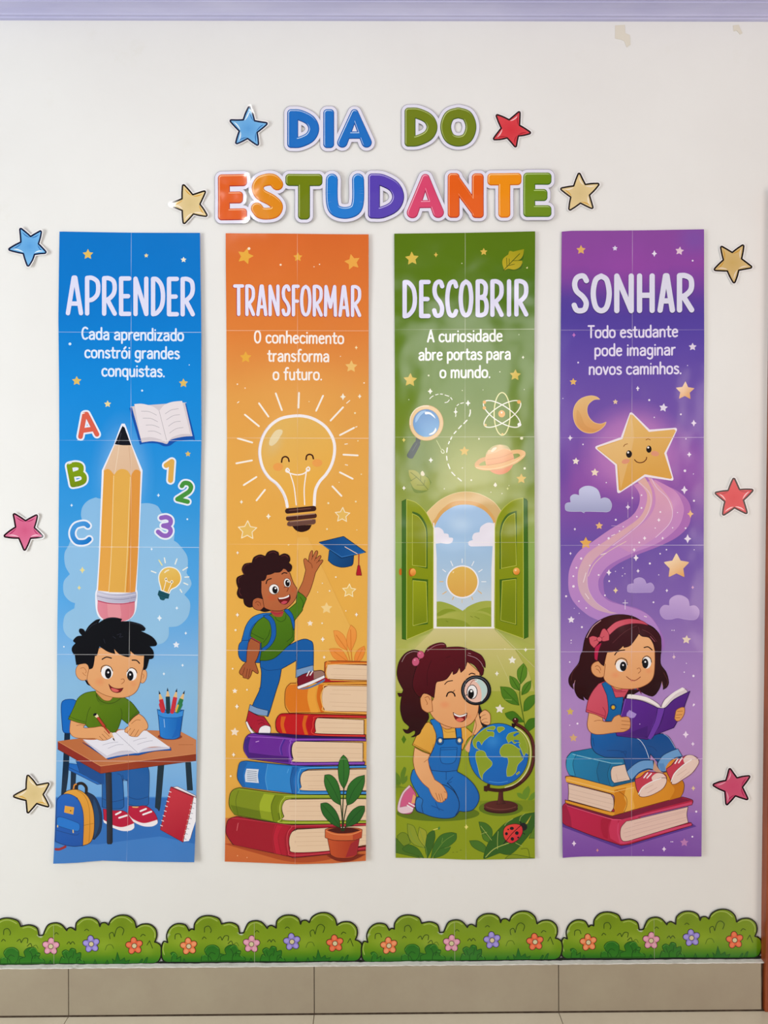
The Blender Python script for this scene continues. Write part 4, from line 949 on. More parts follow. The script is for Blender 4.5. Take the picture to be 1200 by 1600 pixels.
S5('D9BC4C', (185, 265, 54, -3), (172, 1172, 54, 3), (958, 1136, 44, 3)); S5('DDB850', (721, 216, 29)); S4('DDB850', (364, 237, 20)); DOT('E4E8C0', (558, 302, 4), (310, 1138, 7), (843, 1111, 5), (562, 1250, 4), (717, 1246, 4), (1026, 1243, 4), (985, 833, 4)); S4('F4F2D8', (1016, 1003, 13), (322, 1256, 24)); F('E8E0A0', "1036,337! 1050,326! 1049,341!")
P.part('leaf'); F('3E5E06', "880,355! 870,300 890,250 915,222! 940,240 1022,210! 1015,270 985,285 1010,300 1000,340 940,355 905,345!")
F(G('BDA81E', '9E9612', 880, 340, 1020, 200), "874,350! 860,300 868,265 905,235! 912,212 925,210 940,215! 980,205 1022,196! 1015,240 995,270 965,282! 1000,280 1010,295 990,330 950,348 905,342 880,352!"); L('3E5206', 5, "868,355 930,290 990,230"); ML('3E5206', 4, "895,325! 892,262!", "912,308! 912,268!", "935,282! 1000,280!", "905,318! 950,308!")
HEAD([('D', 114, 224), ('E', 238, 326), ('S', 335, 428), ('C', 433, 532), ('O', 533, 645), ('B', 660, 760), ('R', 770, 872), ('I', 892, 930), ('R', 950, 1056)], 424, 418, 712, 698, 33, 'E2E0F8', '3A5A12', (0, 4))
for txt, a, b_, y0_, y1_ in (('A curiosidade', 302, 860, 886, 880), ('abre portas para', 236, 922, 1022, 1016), ('o mundo.', 395, 770, 1154, 1152)):
    P.part('caption'); CAPTION(txt, a, b_, y0_, y1_, 86, 13.5, 'F6F8F2')
P.frame(605, 610)
# dashed trail
P.part('dashed_trail')
def dash(paths, wd=9, c='F2F2E4'): ML(c, wd, *paths)
dash(["318,64 332,50 345,42", "362,35! 382,30!", "398,28! 415,30!", "432,36! 462,45!", "475,55! 486,70!", "465,72 452,88 432,93", "512,198! 514,182!", "510,150! 514,132!", "522,115 535,105", "550,99! 572,94!"], 6)
dash(["622,148 622,170 614,195", "597,225! 573,250!", "555,265! 534,288!", "515,308! 500,325!", "484,348! 475,368!", "465,385! 458,402!", "449,432! 445,465!", "444,495! 447,524!", "455,553! 468,588!", "482,615! 506,640!", "528,658! 554,680!"])
L('D8E0A0', 3.5, "368,375! 408,450!"); ML('E8ECC8', 5, "402,455 412,472 425,470 424,455 412,442")
P.part('speckles'); S4('F6F4EA', (605, 97, 24), (512, 163, 20), (326, 524, 21), (125, 733, 18)); S4('F6F4EA', (322, 10, 20)); S4('E8D468', (124, 373, 18)); F('F6F0E0', "808,690! 820,712 808,725 794,712!"); DOT('F0EED0', (1005, 360, 12), (686, 365, 7), (628, 674, 7), (1027, 586, 9), (162, 70, 4), (427, 738, 5), (562, 583, 5), (775, 764, 4), (858, 774, 5), (470, 830, 4), (910, 715, 4)); S4('E8E8A0', (900, 737, 11))
S5('DDB850', (577, 457, 38, 0)); S5('E0BC58', (1002, 664, 40, 0))
# magnifier
km = P.part('magnifying_glass', 'printed magnifying glass with a blue lens')
P.part('magnifier_handle', None, km); F(G('2A3A38', '22302E', 150, 480, 250, 370), "215,355! 252,375! 243,395! 245,410 200,495 185,512 160,508 148,490 155,470 200,395 212,385!"); L('4C5C58', 4, "222,400! 190,455!")
P.use(km); E('E6C48E', 293, 245, 126, 132, 0, 'D8A868', 4); L('F4E8CC', 6, "172,260 175,200 210,145 260,120 310,118")
P.part('lens', None, km); E(G('4480C0', '78AEDC', 250, 150, 340, 350), 292, 246, 100, 105, 0, 'C89C60', 3)
F('8CB8E0', "215,200 250,160 290,155 250,190 225,230 210,240"); F('EEF4FA', "285,162 320,165 350,190 362,215! 340,195 315,180 285,180"); F('EEF4FA', "312,330 345,310 362,280! 368,300 350,325 325,335")
# atom
ka = P.part('atom', 'printed white atom symbol')
def orbit(cx, cy, rx, ry, rot, c): PS.emit(U(stroke_polys(circle_pts(cx, cy, rx, ry, rot, 40), 8, True)), cc(c))
orbit(860, 178, 60, 160, 0, 'EFEAA8'); orbit(858, 178, 160, 60, 33, 'F6F4E6'); orbit(862, 178, 160, 60, -33, 'F4F2DC')
E('EDB05C', 857, 177, 26, 27); DOT('FBF0DC', (856, 168, 7)); DOT('EBAE50', (728, 90, 13), (727, 133, 13), (986, 88, 15)); DOT('F4F4EE', (989, 258, 15)); DOT('E6C878', (735, 262, 10), (862, 330, 9))
# leaf
P.part('leaf'); F('728828', "172,690! 200,760 250,770 300,755! 330,690! 300,640!"); F(G('B0AC4C', '9AA23A', 160, 600, 310, 750), "160,598! 200,600 230,615 245,635! 265,625 275,640! 305,660 320,700 305,750! 250,750 200,735 172,685! 185,680! 165,640"); L('6C7A20', 5, "175,615 240,670 305,745"); ML('6C7A20', 4, "222,650! 175,680!", "250,680! 250,640!", "275,712! 222,710!", "275,705! 282,672!"); F('E8DEC0', "260,605 270,610 280,630 272,642 255,638 250,620")
# planet
kp = P.part('ringed_planet', 'printed orange planet with a ring')
P.part('ring', None, kp); F('E0AC70', "735,500! 690,515 655,550 665,585 720,600! 780,595! 760,560! 700,568 688,560 700,545 738,528!")
P.use(kp); E(G('F2C48C', 'E88C60', 790, 430, 880, 640), 840, 520, 108, 112)
WASH('FBE0B4', "740,480 800,470 880,440 935,470! 900,420 840,408 790,420 755,450", .35)
P.part('ring', None, kp); F('ECBA7C', "920,452! 985,445 1030,462 1025,500 960,550 860,590 760,602 690,595 655,575! 670,560 690,566 760,562! 850,548 940,520 990,495 988,480 970,475 938,480!"); L('D49058', 4, "745,562! 850,545 945,510!"); L('F6D8A4', 5, "665,580 760,592 860,575 960,535 1018,490"); ML('DE9C6C', 4, "775,600! 860,590 935,560!", "745,520 840,505 935,470")
F('FBE8CC', "775,460 790,435 815,428 815,440 790,462"); 
# doorway
P.frame(605, 850)
kd = P.part('doorway', 'printed arched doorway with open green doors and a sunny view')
P.part('arch', None, kd)
F(G('EBC890', 'D8B478', 400, -380, 700, -200), "350,-60! 340,-150! 296,-236! 340,-282 400,-332 480,-372 560,-390 640,-387 720,-362 800,-312 852,-246! 810,-150! 800,-60! ", 'F0DCA8', 4)
F('DDA860', "345,-60! 338,-152 365,-200 400,-252 480,-312 580,-324 700,-302 780,-232 812,-162 805,-60!")
P.part('door_view', None, kd)
F(V((790, 'A8C8EC'), (850, 'A0C2E4'), (900, 'ACC8E2'), (940, 'C8D6E2')), "350,620! 350,-112! 370,-162 420,-232 500,-282 570,-295 650,-287 730,-247 785,-182 798,-122! 797,620!")
GLOW('C4DCF4', 540, -150, 130, 100, .6)
P.part('cloud', None, kd); F('EAE6F2', "350,0! 350,-122! 385,-125 415,-105 425,-80! 455,-75 462,-50! 490,-45 488,-20 470,-5 440,-2 400,-8!")
P.part('cloud', None, kd); F('EAE6F2', "797,15! 797,-155! 750,-160 700,-130 690,-90! 650,-80 635,-50 640,-30! 610,-20 608,5 625,18!")
P.part('sun', None, kd); ML('F0F2F8', 6, "560,110! 560,140!", "475,128! 490,162!", "648,130! 632,162!", "415,190! 438,208!", "710,190! 684,208!", "706,281! 738,281!"); ML('E8B868', 6, "392,281! 418,281!", "414,374! 443,356!", "706,370! 678,348!", "497,396! 488,416!", "632,396! 640,416!"); L('D8C8A0', 5, "560,415! 560,440!")
E('F0F0F8', 562, 282, 123, 124); E(G('E2B85C', 'DCA850', 560, 180, 560, 400), 562, 282, 113, 114); E('F6E8C0', 494, 210, 7, 4, -50)
P.part('hills', None, kd)
F(G('9CAA44', 'A8B04C', 370, 440, 780, 440), "350,435! 400,430 470,450 530,480 565,500! 610,465 680,435 740,425 797,428! 797,620! 350,620!"); F('8A9A2C', "350,535! 420,490 480,485 520,500! 460,510 400,540!"); F('92A236', "797,545! 750,515 700,500 660,505! 720,480 797,470!")
F(G('B0B454', '96A438', 450, 510, 700, 620), "350,560! 420,530 520,508 620,506 720,522 797,550! 797,625! 350,625!"); F('8E9C30', "350,560! 420,555 500,560 580,580 630,618! 350,625!"); ML('5E7018', 3, "440,575! 455,582!", "622,540! 640,548!", "655,542! 690,560!")
P.part('door_frame', None, kd)
F('EEEAE8', "344,-160! 352,-160! 370,100! 370,620! 350,640! 346,620!"); F('EEEAE8', "797,-160! 804,-160! 800,640! 780,620! 778,200!"); F('F2EEE8', "350,620! 800,620! 808,632! 345,632!")
# light on the floor
P.part('light_path', None, kd); F(V((981, 'D0C68C'), (1012, 'C8C078'), (1075, 'B4B458')), "350,632! 800,632! 950,780! 1060,960! 1100,1100! 60,1100! 60,1000! 200,780!")
WASH('A4B050', "800,640! 1105,760! 1105,900! 940,780!", .45); WASH('A4B050', "350,640! 65,780! 65,900! 210,780!", .35)
L('D8D4A0', 2.5, "815,640! 1100,920!"); L('D0CC90', 2.5, "820,830! 940,1080!")
def leaf_door(k, pan, edge, pts_, up, lo, knob, kn2=None):
    P.part('door_panel', None, kd)
    F('3C6A14', edge, '2C5008', 3); F(G('8E9A0E', '7E8C0A', pan[0], pan[1], pan[2], pan[3]), pts_, 'C8CC58', 4)
    F('3E6410', up[0]); F(G('8E960C', '788608', pan[0], -200, pan[2], 200), up[1], 'C4C850', 3.5)
    F('3E6410', lo[0]); F(G('96A014', '76860A', 200, 280, 280, 600), lo[1], 'C4C850', 3.5)
leaf_door(0, (140, -300, 330, 640), "110,-320! 140,-335! 150,-330! 145,718! 112,710!", "145,-334! 215,-310 280,-250 320,-180 345,-120! 345,632! 145,716!",
    ("188,-245! 245,-220 290,-150 302,-80! 302,185! 188,160!", "188,-228! 238,-200 280,-130 290,-60! 290,172! 188,158!"), ("188,255! 305,265! 305,600! 188,615!", "192,272! 292,282! 300,585! 192,612!"), 0)
leaf_door(1, (1000, -300, 810, 640), "1012,-345! 1040,-335! 1048,-320! 1055,695! 1020,710!", "1015,-345! 940,-325 870,-270 825,-200 805,-120! 805,630! 1020,708!",
    ("968,-250! 900,-225 855,-160 840,-90! 840,188! 968,158!", "955,-232! 905,-205 868,-150 852,-80! 852,182! 965,160!"), ("968,250! 840,265! 845,575! 970,608!", "962,262! 860,275! 850,570! 962,600!"), 0)
P.part('door_knob', None, kd); E('C86A1C', 100, 208, 12, 26); F('3C6A14', "108,170! 120,170! 120,250! 108,250!")
P.part('door_knob', None, kd); E('B85A14', 180, 212, 20, 32); E(G('F4AC54', 'D87820', 190, 190, 200, 240), 193, 210, 22, 28)
P.part('door_knob', None, kd); E('6A7A0A', 965, 212, 30, 22); E(G('F6B45C', 'DC7A20', 955, 185, 975, 230), 966, 203, 25, 27); DOT('FBDCA8', (960, 195, 7))
# plants right
P.frame(605, 850)
kp = P.part('leafy_plant')
for q in ("1018,892! 1042,930 1040,990 1000,1045! 975,1000 975,940", "915,985! 960,1005 990,1050 985,1095! 940,1075 918,1035", "1075,1020! 1070,1075 1045,1110 1005,1128! 1010,1075 1035,1040", "845,1065! 920,1075 965,1120 985,1205! 920,1190 865,1145", "1105,1125! 1105,1180 1060,1235 1020,1250! 1025,1180 1060,1140", "880,1265! 940,1250 990,1290 1020,1330! 960,1330 900,1300", "1105,1300! 1105,1360 1060,1400 1040,1420! 1030,1360 1060,1310"):
    P.part('leaf', None, kp); F(G('5C8A22', '3E7018', 980, 900, 1000, 1300), q, '38600E', 3)
P.use(kp); ML('3C6412', 5, "1018,910 998,1000 990,1130 1005,1230 1040,1420", "930,1000! 988,1095!", "1065,1035! 1005,1125!", "870,1085! 985,1200!"); ML('A4BC58', 3, "880,1160! 930,1165!")
P.part('speckles'); S5('F0EEE0', (935, 868, 31, 0)); S5('ECE8D8', (841, 1232, 37, 5)); S4('F0EEDC', (820, 968, 20), (1035, 791, 17)); DOT('F4F2D0', (880, 786, 5), (612, 1316, 4))
P.frame(605, 1100)
# ground
P.part('ground_print')
F(V((1230, '7E8E14'), (1260, '96A01C')), "60,625! 120,630! 200,640! 200,700! 60,720!"); F('6A8016', "60,560! 100,610 150,620 200,615! 200,625! 60,625!")
E('5C7414', 380, 815, 310, 60); E('5C7414', 850, 775, 165, 60); F('7A8C18', "690,720! 1105,715! 1105,800! 690,800!")
E('5C7414', 850, 775, 165, 60)
F('5A7A1C', "60,510 100,560 100,600! 60,600!"); 
kp = P.part('grass_tuft')
for q in ("105,590! 100,520 125,465! 142,480 130,540 115,590!", "100,590! 60,540! 60,500! 95,540", "110,600! 125,550 150,530! 150,565 130,590!"):
    P.part('blade', None, kp); F('5E8020', q)
kp = P.part('grass_tuft')
for q in ("1030,715! 1010,680 1020,640 1055,605! 1068,640 1055,690!", "1020,710! 980,690 968,660! 1000,662 1025,690!", "1050,715! 1075,670 1105,650! 1105,690 1080,715!"):
    P.part('blade', None, kp); F('648A24', q)
P.part('speckles'); F('4C7410', "124,230! 143,262! 124,295! 106,262!"); S4('E8DC78', (592, 917, 20))
# globe
kg = P.part('globe', 'printed globe on a brown stand')
P.part('globe_stand', None, kg)
E('3A1212', 850, 778, 128, 38); E(G('5A2420', '4A1818', 740, 740, 960, 760), 850, 758, 128, 42); L('7A443C', 4, "740,765 790,780 850,785 910,780 960,765")
F(G('5C2622', '3E1212', 830, 650, 870, 650), "835,645! 865,645! 868,710 885,740! 820,745! 828,710", '2A0A0A', 3)
L('E0DC98', 8, "952,170 1010,205 1055,270 1072,350 1060,450 1020,530 960,590 880,618")
L('3A0E0E', 26, "962,145 1020,180 1070,240 1093,320 1092,410 1065,500 1010,570 930,622 840,640 760,632"); L('5A2420', 14, "962,140 1025,180 1075,245 1094,320 1090,410 1062,500 1005,570")
E('4A1818', 958, 118, 22, 20, 0, '2A0A0A', 3); DOT('E8C8B8', (956, 108, 5)); F('2A0A0A', "930,140! 965,140! 948,178! 932,170!"); F('3A0E0E', "722,608! 745,605! 748,592! 770,596! 765,625! 745,650! 722,645!")
P.part('globe_ball', None, kg)
E(G('1674C8', '0A62B8', 700, 200, 900, 550), 832, 372, 222, 232, 0, '06284C', 4); GLOW('3E92DA', 790, 270, 80, 80, .6); L('4C9CE0', 4, "760,572 830,582 900,572")
P.part('continent', None, kg)
CT = '8CA02C'; CO = 'B8C45C'
F(CT, "640,265! 690,210 745,172 790,160 808,170 795,190! 745,185 750,200 795,205 795,240! 770,235 748,250 720,275 705,300! 690,275 672,275 665,300 675,330 690,335! 655,320 640,290", CO, 3)
P.part('continent', None, kg)
F(CT, "668,350! 700,342 730,355 745,390 782,430 775,460 740,490 715,520 710,560! 690,520 678,470 665,420 660,380", CO, 3)
P.part('continent', None, kg); F(CT, "825,168! 860,165 877,180 850,200 835,208 822,185", CO, 3)
P.part('continent', None, kg)
F(CT, "845,330! 870,300 905,292 940,300 975,325 990,330! 1005,380 1015,405 975,450 960,500 930,530 895,535! 892,490 905,430 900,395! 860,388 842,360", CO, 3)
P.part('continent', None, kg)
F(CT, "890,250! 905,220 940,205 985,200! 1020,240 1045,300 1052,370! 1035,360 1020,380 1000,330! 985,300 995,290 975,280 950,290 930,270 905,285!", CO, 3); F('0E68BC', "940,225! 970,208 985,215 950,240!"); F('0E68BC', "945,262! 985,268 975,280 950,276!"); F(CT, "900,230! 915,225 915,245 902,250!"); L('0E5CA8', 6, "990,340! 1012,400!")
P.part('continent', None, kg); F(CT, "962,515! 985,498 988,508 968,524!", 'A8A858', 3)
# kneeling girl
kg = P.part('kneeling_girl', 'printed girl in blue dungarees kneeling with a magnifying glass')
P.part('shoe', None, kg)
F('D25C88', "175,605! 210,660 215,690 205,760! 180,815 120,820 90,800 80,750 105,690 140,630!", '5A1830', 4); F('E8C8D4', "80,750 95,700 120,650 165,603! 175,615! 130,660 105,715 95,770! 160,760 195,775! 185,805 130,818 95,810 78,790", '9A6A7C', 3); ML('F4E8EC', 9, "150,755! 192,780!", "162,738! 205,762!"); F('E8A870', "195,670! 215,690! 208,740! 180,740!")
P.part('dungarees', None, kg)
F(G('1C74C4', '1262B2', 200, 450, 600, 800), "330,110! 380,115! 420,255! 520,250! 500,125! 550,130! 555,300! 530,420 522,500! 590,540 650,600 685,670 680,730 640,785 580,800 540,795! 500,840 430,852 340,840 270,815! 215,790 215,700 240,690! 190,600 175,550 190,490! 300,430! 345,330! 365,250! 345,170!", '06284C', 5)
P.part('shirt', None, kg)
F(G('E4AC48', 'DCA040', 200, 150, 350, 350), "310,130! 270,150 235,200 188,302! 250,335 325,368! 360,290 365,220 345,160!", '6A3A08', 4); ML('8A5410', 3, "345,295 338,360", "195,295! 320,360!")
F(G('E4AC48', 'DCA040', 550, 150, 640, 300), "548,140! 600,180 645,220! 600,260 562,340! 555,330! 555,200!", '6A3A08', 4)
F('E2AA46', "395,110! 420,250! 515,248! 500,130! 440,150!"); ML('B07820', 3, "400,150 440,185 500,175", "415,175 440,205 505,200")
P.part('neck', None, kg); F('DE9C68', "395,90! 385,140 430,178 480,175 500,130!", '8A4A22', 3)
P.part('hand', None, kg)
F('E8AC78', "690,100! 670,140! 665,80! 620,300! 610,355 578,330! 600,290 640,225! 670,160!")
P.part('dungarees_front', None, kg)
F(G('1C74C4', '1464B4', 400, 150, 500, 500), "320,118! 350,108 380,112! 410,180 420,258! 520,252! 512,180 500,128! 525,125 548,138! 558,260 545,400 522,490! 430,500 330,490! 300,420! 345,330 368,240 345,165!", '06284C', 4)
F('1A70C0', "398,322! 522,318! 515,400 490,435 440,442 405,430 395,390!", '0A3C78', 4); ML('0A3C78', 3.5, "402,338! 520,333!", "418,262! 520,255!"); ML('0C4488', 4, "490,540 460,570 445,590", "480,575! 450,590!", "330,492! 350,560!", "440,500! 440,560!", "360,730 375,765 390,790", "330,755! 420,792!")
for (x, y) in ((396, 272), (540, 270)): P.part('button', None, kg); E('1058A0', x, y, 26, 28, 0, '06284C', 4); E('E8E0C8', x, y-3, 13, 15, 0, 'B09858', 3)
P.part('knee', None, kg); L('06284C', 5, "370,590 440,605 500,650 535,720 535,780 510,830"); L('06284C', 5, "450,585! 500,640 530,700"); F(G('2A7CC8', '1C64B0', 215, 700, 260, 800), "235,690! 265,712 258,760 270,815! 225,795 212,760 215,715", '06284C', 4)
P.part('arm', None, kg)
F(G('ECB07C', 'E2A068', 200, 350, 400, 700), "205,320! 260,350 320,372! 305,410! 320,480 355,560! 400,590 430,625 448,665 445,700 430,710! 435,700! 432,715 418,722! 412,730 395,730! 380,728 365,718! 335,680 310,625! 260,580 215,510 195,430 198,370", '8A4A22', 4)
ML('8A4A22', 3, "362,660! 380,712!", "385,665! 400,722!", "402,665! 418,718!", "298,412! 275,430", "440,655! 425,650")
P.part('magnifier_hand', None, kg)
F('E8AC78', "640,225! 665,160 655,90 675,40! 700,60! 730,38 760,60 772,100 765,140 740,155! 710,165 700,180 660,225!", '8A4A22', 4)
F('1A1C22', "640,0! 690,0! 745,150! 745,165 722,172! 700,140 680,60!"); F('E8AC78', "700,60 730,40 765,65 772,110 765,145 740,150 708,135 695,110 700,95 690,80", '8A4A22', 3.5); ML('8A4A22', 3, "700,90 720,78 735,75", "702,120 725,105 745,105", "715,138 735,130 755,132")
P.frame(605, 850)
P.part('ponytail', None, kg)
F(G('4A1216', '2E0A10', 150, 850, 200, 1350), "235,870! 215,905! 220,960 200,1040 230,1130! 300,1250! 310,1300 280,1350 255,1390! 240,1420 200,1440 180,1442! 205,1425 210,1400 195,1395! 160,1415 135,1410 118,1385! 150,1390 165,1370 155,1355! 120,1320 100,1250 100,1190 110,1135! 90,1140 78,1115! 110,1115 120,1090! 80,1010 75,940 95,870 140,815 200,793 255,805!", '1A0408', 4); L('B8A0A0', 3, "110,880 140,830 190,805 235,808")
P.part('head', None, kg)
F(G('ECB07C', 'E4A26C', 400, 950, 550, 1350), "350,1080! 345,1160! 310,1220 340,1290 400,1340 480,1370 560,1370 620,1345 660,1300 680,1240 690,1100! 690,960! 600,880! 480,930! 360,1030!", '8A4A22', 4)
GLOW('E87850', 430, 1200, 55, 40, .35); GLOW('E87850', 610, 1290, 30, 28, .3)
P.part('ear', None, kg); F('E2A06A', "330,1140! 300,1110 262,1120 248,1160 260,1230 300,1260! 340,1250!", '8A4A22', 4); ML('9A5426', 4, "280,1150 305,1140 320,1165", "285,1160 300,1190 295,1200")
P.part('eye', None, kg); L('1C0C0C', 10, "443,1138 455,1112 480,1105 500,1118 506,1136"); L('1C0C0C', 4, "490,1105! 505,1090!")
P.part('eyebrow', None, kg); L('2A0C0C', 7, "430,1048 450,1028 488,1020"); P.part('eyebrow', None, kg); L('2A0C0C', 8, "612,975 630,965 656,972")
P.part('mouth', None, kg); F('7A1418', "492,1258! 540,1280 598,1262! 590,1300 565,1325 530,1325 505,1300", '3A0808', 4); F('F6F0EE', "496,1262! 540,1280 594,1266! 585,1280 540,1292 502,1278!"); F('DC6A58', "515,1310 540,1298 565,1303 572,1315 545,1328 525,1324")
P.part('hair', None, kg)
F(G('5C0E1A', '4A0A14', 300, 800, 400, 1100), "300,1120! 350,1148! 362,1050 375,1028! 440,1010 490,945! 492,975! 520,960 540,920! 550,960! 580,930 598,880! 650,905 690,960 700,985! 715,975 722,940! 712,900! 732,925! 730,880 700,830 640,800! 560,772 480,770 410,778! 440,770 430,745 400,738 350,750 300,780 268,840! 235,880 200,980 190,1060 215,1120 250,1148! 270,1118", '240408', 4)
L('A87880', 4, "300,800 350,765 400,750 428,752"); ML('3A060E', 3.5, "440,850! 470,840!", "580,830 590,860 585,890", "330,870 300,960 300,1060", "640,830 680,870 700,920"); ML('B89098', 3.5, "600,830 660,850 700,885 715,915", "605,815! 625,820!")
P.part('hair_bobble', None, kg); E('CC5C7E', 250, 828, 26, 28, 0, '8A2A48', 3); E('CC5C7E', 213, 880, 27, 32, 15, '8A2A48', 3); DOT('E494AC', (244, 818, 6), (206, 868, 6))
P.part('magnifier', None, kg)
E('101218', 664, 1092, 113, 112); E('5A5E66', 662, 1090, 100, 100); E('101218', 664, 1092, 96, 96)
E('EAC0B0', 662, 1094, 86, 88); F('BCD4D0', "650,1010 700,1015 740,1060 745,1110 715,1165 700,1175! 705,1120 690,1060"); F('E4ECEA', "655,1012 680,1012 660,1030"); L('8A4A32', 4, "618,1050 640,1020 668,1015")
E('F4F2F2', 634, 1104, 38, 52, 0, '201414', 5); E('0C0C10', 626, 1118, 22, 36); DOT('FAFAFA', (628, 1098, 9)); L('201414', 5, "598,1120! 590,1130!")
# foreground plants
P.frame(605, 1100)
kp = P.part('leafy_plant')
for q, c in (("150,895! 200,915 230,990 285,1075! 200,1050 160,990", '8C9A2A'), ("240,920! 290,950 295,1010 285,1070! 250,1030 230,985", '9AA02C'), ("75,985! 110,960 150,975 175,1040! 120,1060 85,1040", '748A20'), ("65,1000! 120,1060! 250,1150! 65,1110!", '4A701C'), ("112,1080! 160,1050 230,1080 275,1150! 190,1120 130,1100", '3E6A1E'), ("355,950! 358,1000 335,1080 300,1150! 285,1080 300,980 340,945", '36621E'), ("518,965! 510,1020 420,1090 325,1150! 350,1050 400,980 470,958", '3A6C22'), ("475,1065! 455,1100 410,1130 345,1150! 380,1090 420,1070", '3A6C22')):
    P.part('leaf', None, kp); F(c, q, '2A5210', 3)
P.use(kp); ML('7A9A3C', 3, "500,975 420,1030 340,1140", "408,1035! 415,1000!", "430,1075! 480,1060!", "240,935! 290,1080 295,1140", "160,905 190,1000 280,1080"); L('E0D870', 5, "345,940! 380,928!"); F('4A8038', "378,925! 392,912! 395,930! 385,942!")
kp = P.part('leafy_plant')
for q, c in (("685,878! 740,890 785,940 780,1020! 730,990 700,940", '3E6C20'), ("705,960! 740,975 770,1010 765,1035! 720,1010", '4C7822'), ("615,1020! 680,1020 735,1060 745,1115! 680,1090 635,1060", '457222'), ("735,1150! 720,1140 760,1030 870,900 1000,830 1105,805! 1105,900 1050,990 930,1115 840,1110!", '2F5E1C'), ("1105,1000! 1060,1000! 1105,900!", '5A7E20'), ("880,1150! 940,1120 1105,1150!", '7E901C')):
    P.part('leaf', None, kp); F(c, q, '204810', 3)
P.use(kp); L('B8C060', 5, "735,1140 800,1080 900,1040 940,1032"); ML('A8B858', 3.5, "825,1080 825,1010 830,950", "960,1035! 1010,1060!", "990,870 1000,840 1030,815", "878,905 900,880 940,855", "700,970! 745,955!", "700,910! 780,1015!"); F('B8A834', "1020,905! 1035,890 1080,825! 1050,890!"); ML('3A5010', 3, "490,1105! 498,1105!", "518,1103! 526,1102!", "545,1090! 555,1088!", "1000,1080 1050,1080 1065,1145")
kl = P.part('ladybird', 'printed red ladybird on a leaf')
P.part('ladybird_head', None, kl); E('14181C', 1018, 915, 30, 30); ML('14181C', 5, "1000,895! 995,880!", "1035,905! 1045,918!", "1010,960! 1030,970!", "870,1045! 885,1020!", "1040,930! 1042,922!"); DOT('14181C', (998, 882, 7), (1040, 912, 7))
P.use(kl); F(G('E84838', 'C81838', 880, 920, 1000, 1020), "900,905 960,893 1005,910 1012,960 980,1010 930,1038 890,1020 870,985 872,935", '3A0810', 4)
L('3A0810', 5, "1000,905 930,970 885,1030"); 
for (x, y, a, b_) in ((892, 967, 11, 12), (932, 927, 16, 12), (970, 962, 14, 14), (936, 1006, 13, 14), (980, 995, 8, 7), (905, 935, 7, 6)): P.part('spot', None, kl); E('14101C', x, y, a, b_)
SEAMS(P, [(515.3, .1, .6), (683, .25, .5), (847.5, .15, .3), (1014, .1, .8), (1181, .3, .5)], sx3, .5, -.4, 'FBFBE4')
P.build()

# ---------------------------------------------------------------- poster 4: SONHAR
sx4 = [(362, 987.3), (850, 986.5), (1337, 985.5)]
bg4 = V((362, '8C4AA0'), (420, '9048A4'), (470, '5E409C'), (500, '5240A0'), (540, '5E48A8'), (600, '6A50AA'), (680, '7A56AE'), (760, '8A50A8'), (850, '6E52AA'), (900, '7A5CAE'), (960, '8868B4'), (1020, '9C7ABC'), (1100, 'B088C6'), (1200, 'B086C2'), (1268, '9A6CB4'), (1337, '7E4CA8'))
P4 = new_poster('poster', 'purple poster with white heading SONHAR, a smiling shooting star and a girl reading',
    [(360, 877), (500, 875.5), (700, 874.5), (1000, 875.5), (1200, 876.6), (1338, 878)], [(360, 1098), (600, 1098.5), (1020, 1097), (1184, 1096), (1337, 1093.3)],
    [(875, 363.5), (880, 362), (987, 361), (1099, 360)], [(875, 1338.5), (900, 1336), (986, 1335.8), (1099, 1335.5)],
    (516.5, 684, 851.8, 1017.8, 1184.2), sx4,
    lambda x: .0015+.002*max(0, (x-1010)/88)**2+.0009*math.sin(x/34+1), lambda y: .0012*math.sin(y/66+1)+.0007*math.sin(y/30+2)+(.003*max(0, (y-1260)/78)**2), bg4)
P = P4
P.frame(865, 350); P.part('speckles')
GLOW('5040A0', 80, 620, 300, 220, .6); GLOW('9A4AA8', 560, 330, 300, 230, .4); GLOW('6A58B0', 1050, 120, 200, 180, .4)
S5('E0B068', (201, 200, 37, 0)); S5('E4C8D8', (937, 209, 34, 8)); S5('DDD8EE', (456, 187, 21)); S5('E2D6EA', (1034, 926, 31, 0)); S5('E6B66A', (144, 1186, 29, 0))
S4('ECE4F6', (750, 227, 25), (628, 1234, 18)); S4('C878C8', (148, 837, 18)); DOT('E8DCF4', (1034, 282, 7), (180, 1042, 7), (997, 1065, 4), (67, 1310, 4))
HEAD([('S', 130, 262), ('O', 273, 433), ('N', 450, 598), ('H', 620, 754), ('A', 773, 904), ('R', 917, 1047)], 376, 373, 676, 669, 40, 'DEDDF0', '36286A', (0, 4))
for txt, a, b_, y0_, y1_ in (('Todo estudante', 255, 924, 855, 848), ('pode imaginar', 304, 906, 990, 984), ('novos caminhos.', 262, 950, 1130, 1124)):
    P.part('caption'); CAPTION(txt, a, b_, y0_, y1_, 86, 13, 'E6DEF6')
P.frame(865, 610)
P.part('speckles'); GLOW('A45CB4', 1010, 520, 200, 330, .5); GLOW('A864B8', 300, 640, 240, 200, .4); GLOW('C884C4', 600, 460, 430, 400, .8, 0, 0, .4); GLOW('5A44A4', 60, 600, 110, 330, .5)
P.part('moon', 'printed golden crescent moon'); F(G('E4BC80', 'E0A060', 250, 60, 250, 310), "343,68! 320,50 270,42 200,65 155,120 145,190 165,260 215,308 280,322 340,300 380,265 392,238! 350,252 300,240 262,200 248,150 260,105 300,72 343,68!", 'EFC890', 4); WASH('C88C4C', "172,150 200,180 235,260 300,290 350,285! 300,312 230,300 175,250", .3)
P.part('star'); F(G('F6DCC0', 'E0A060', 940, -60, 1020, 60), rstar(980, 7, 74, 2, .5), raw=True)
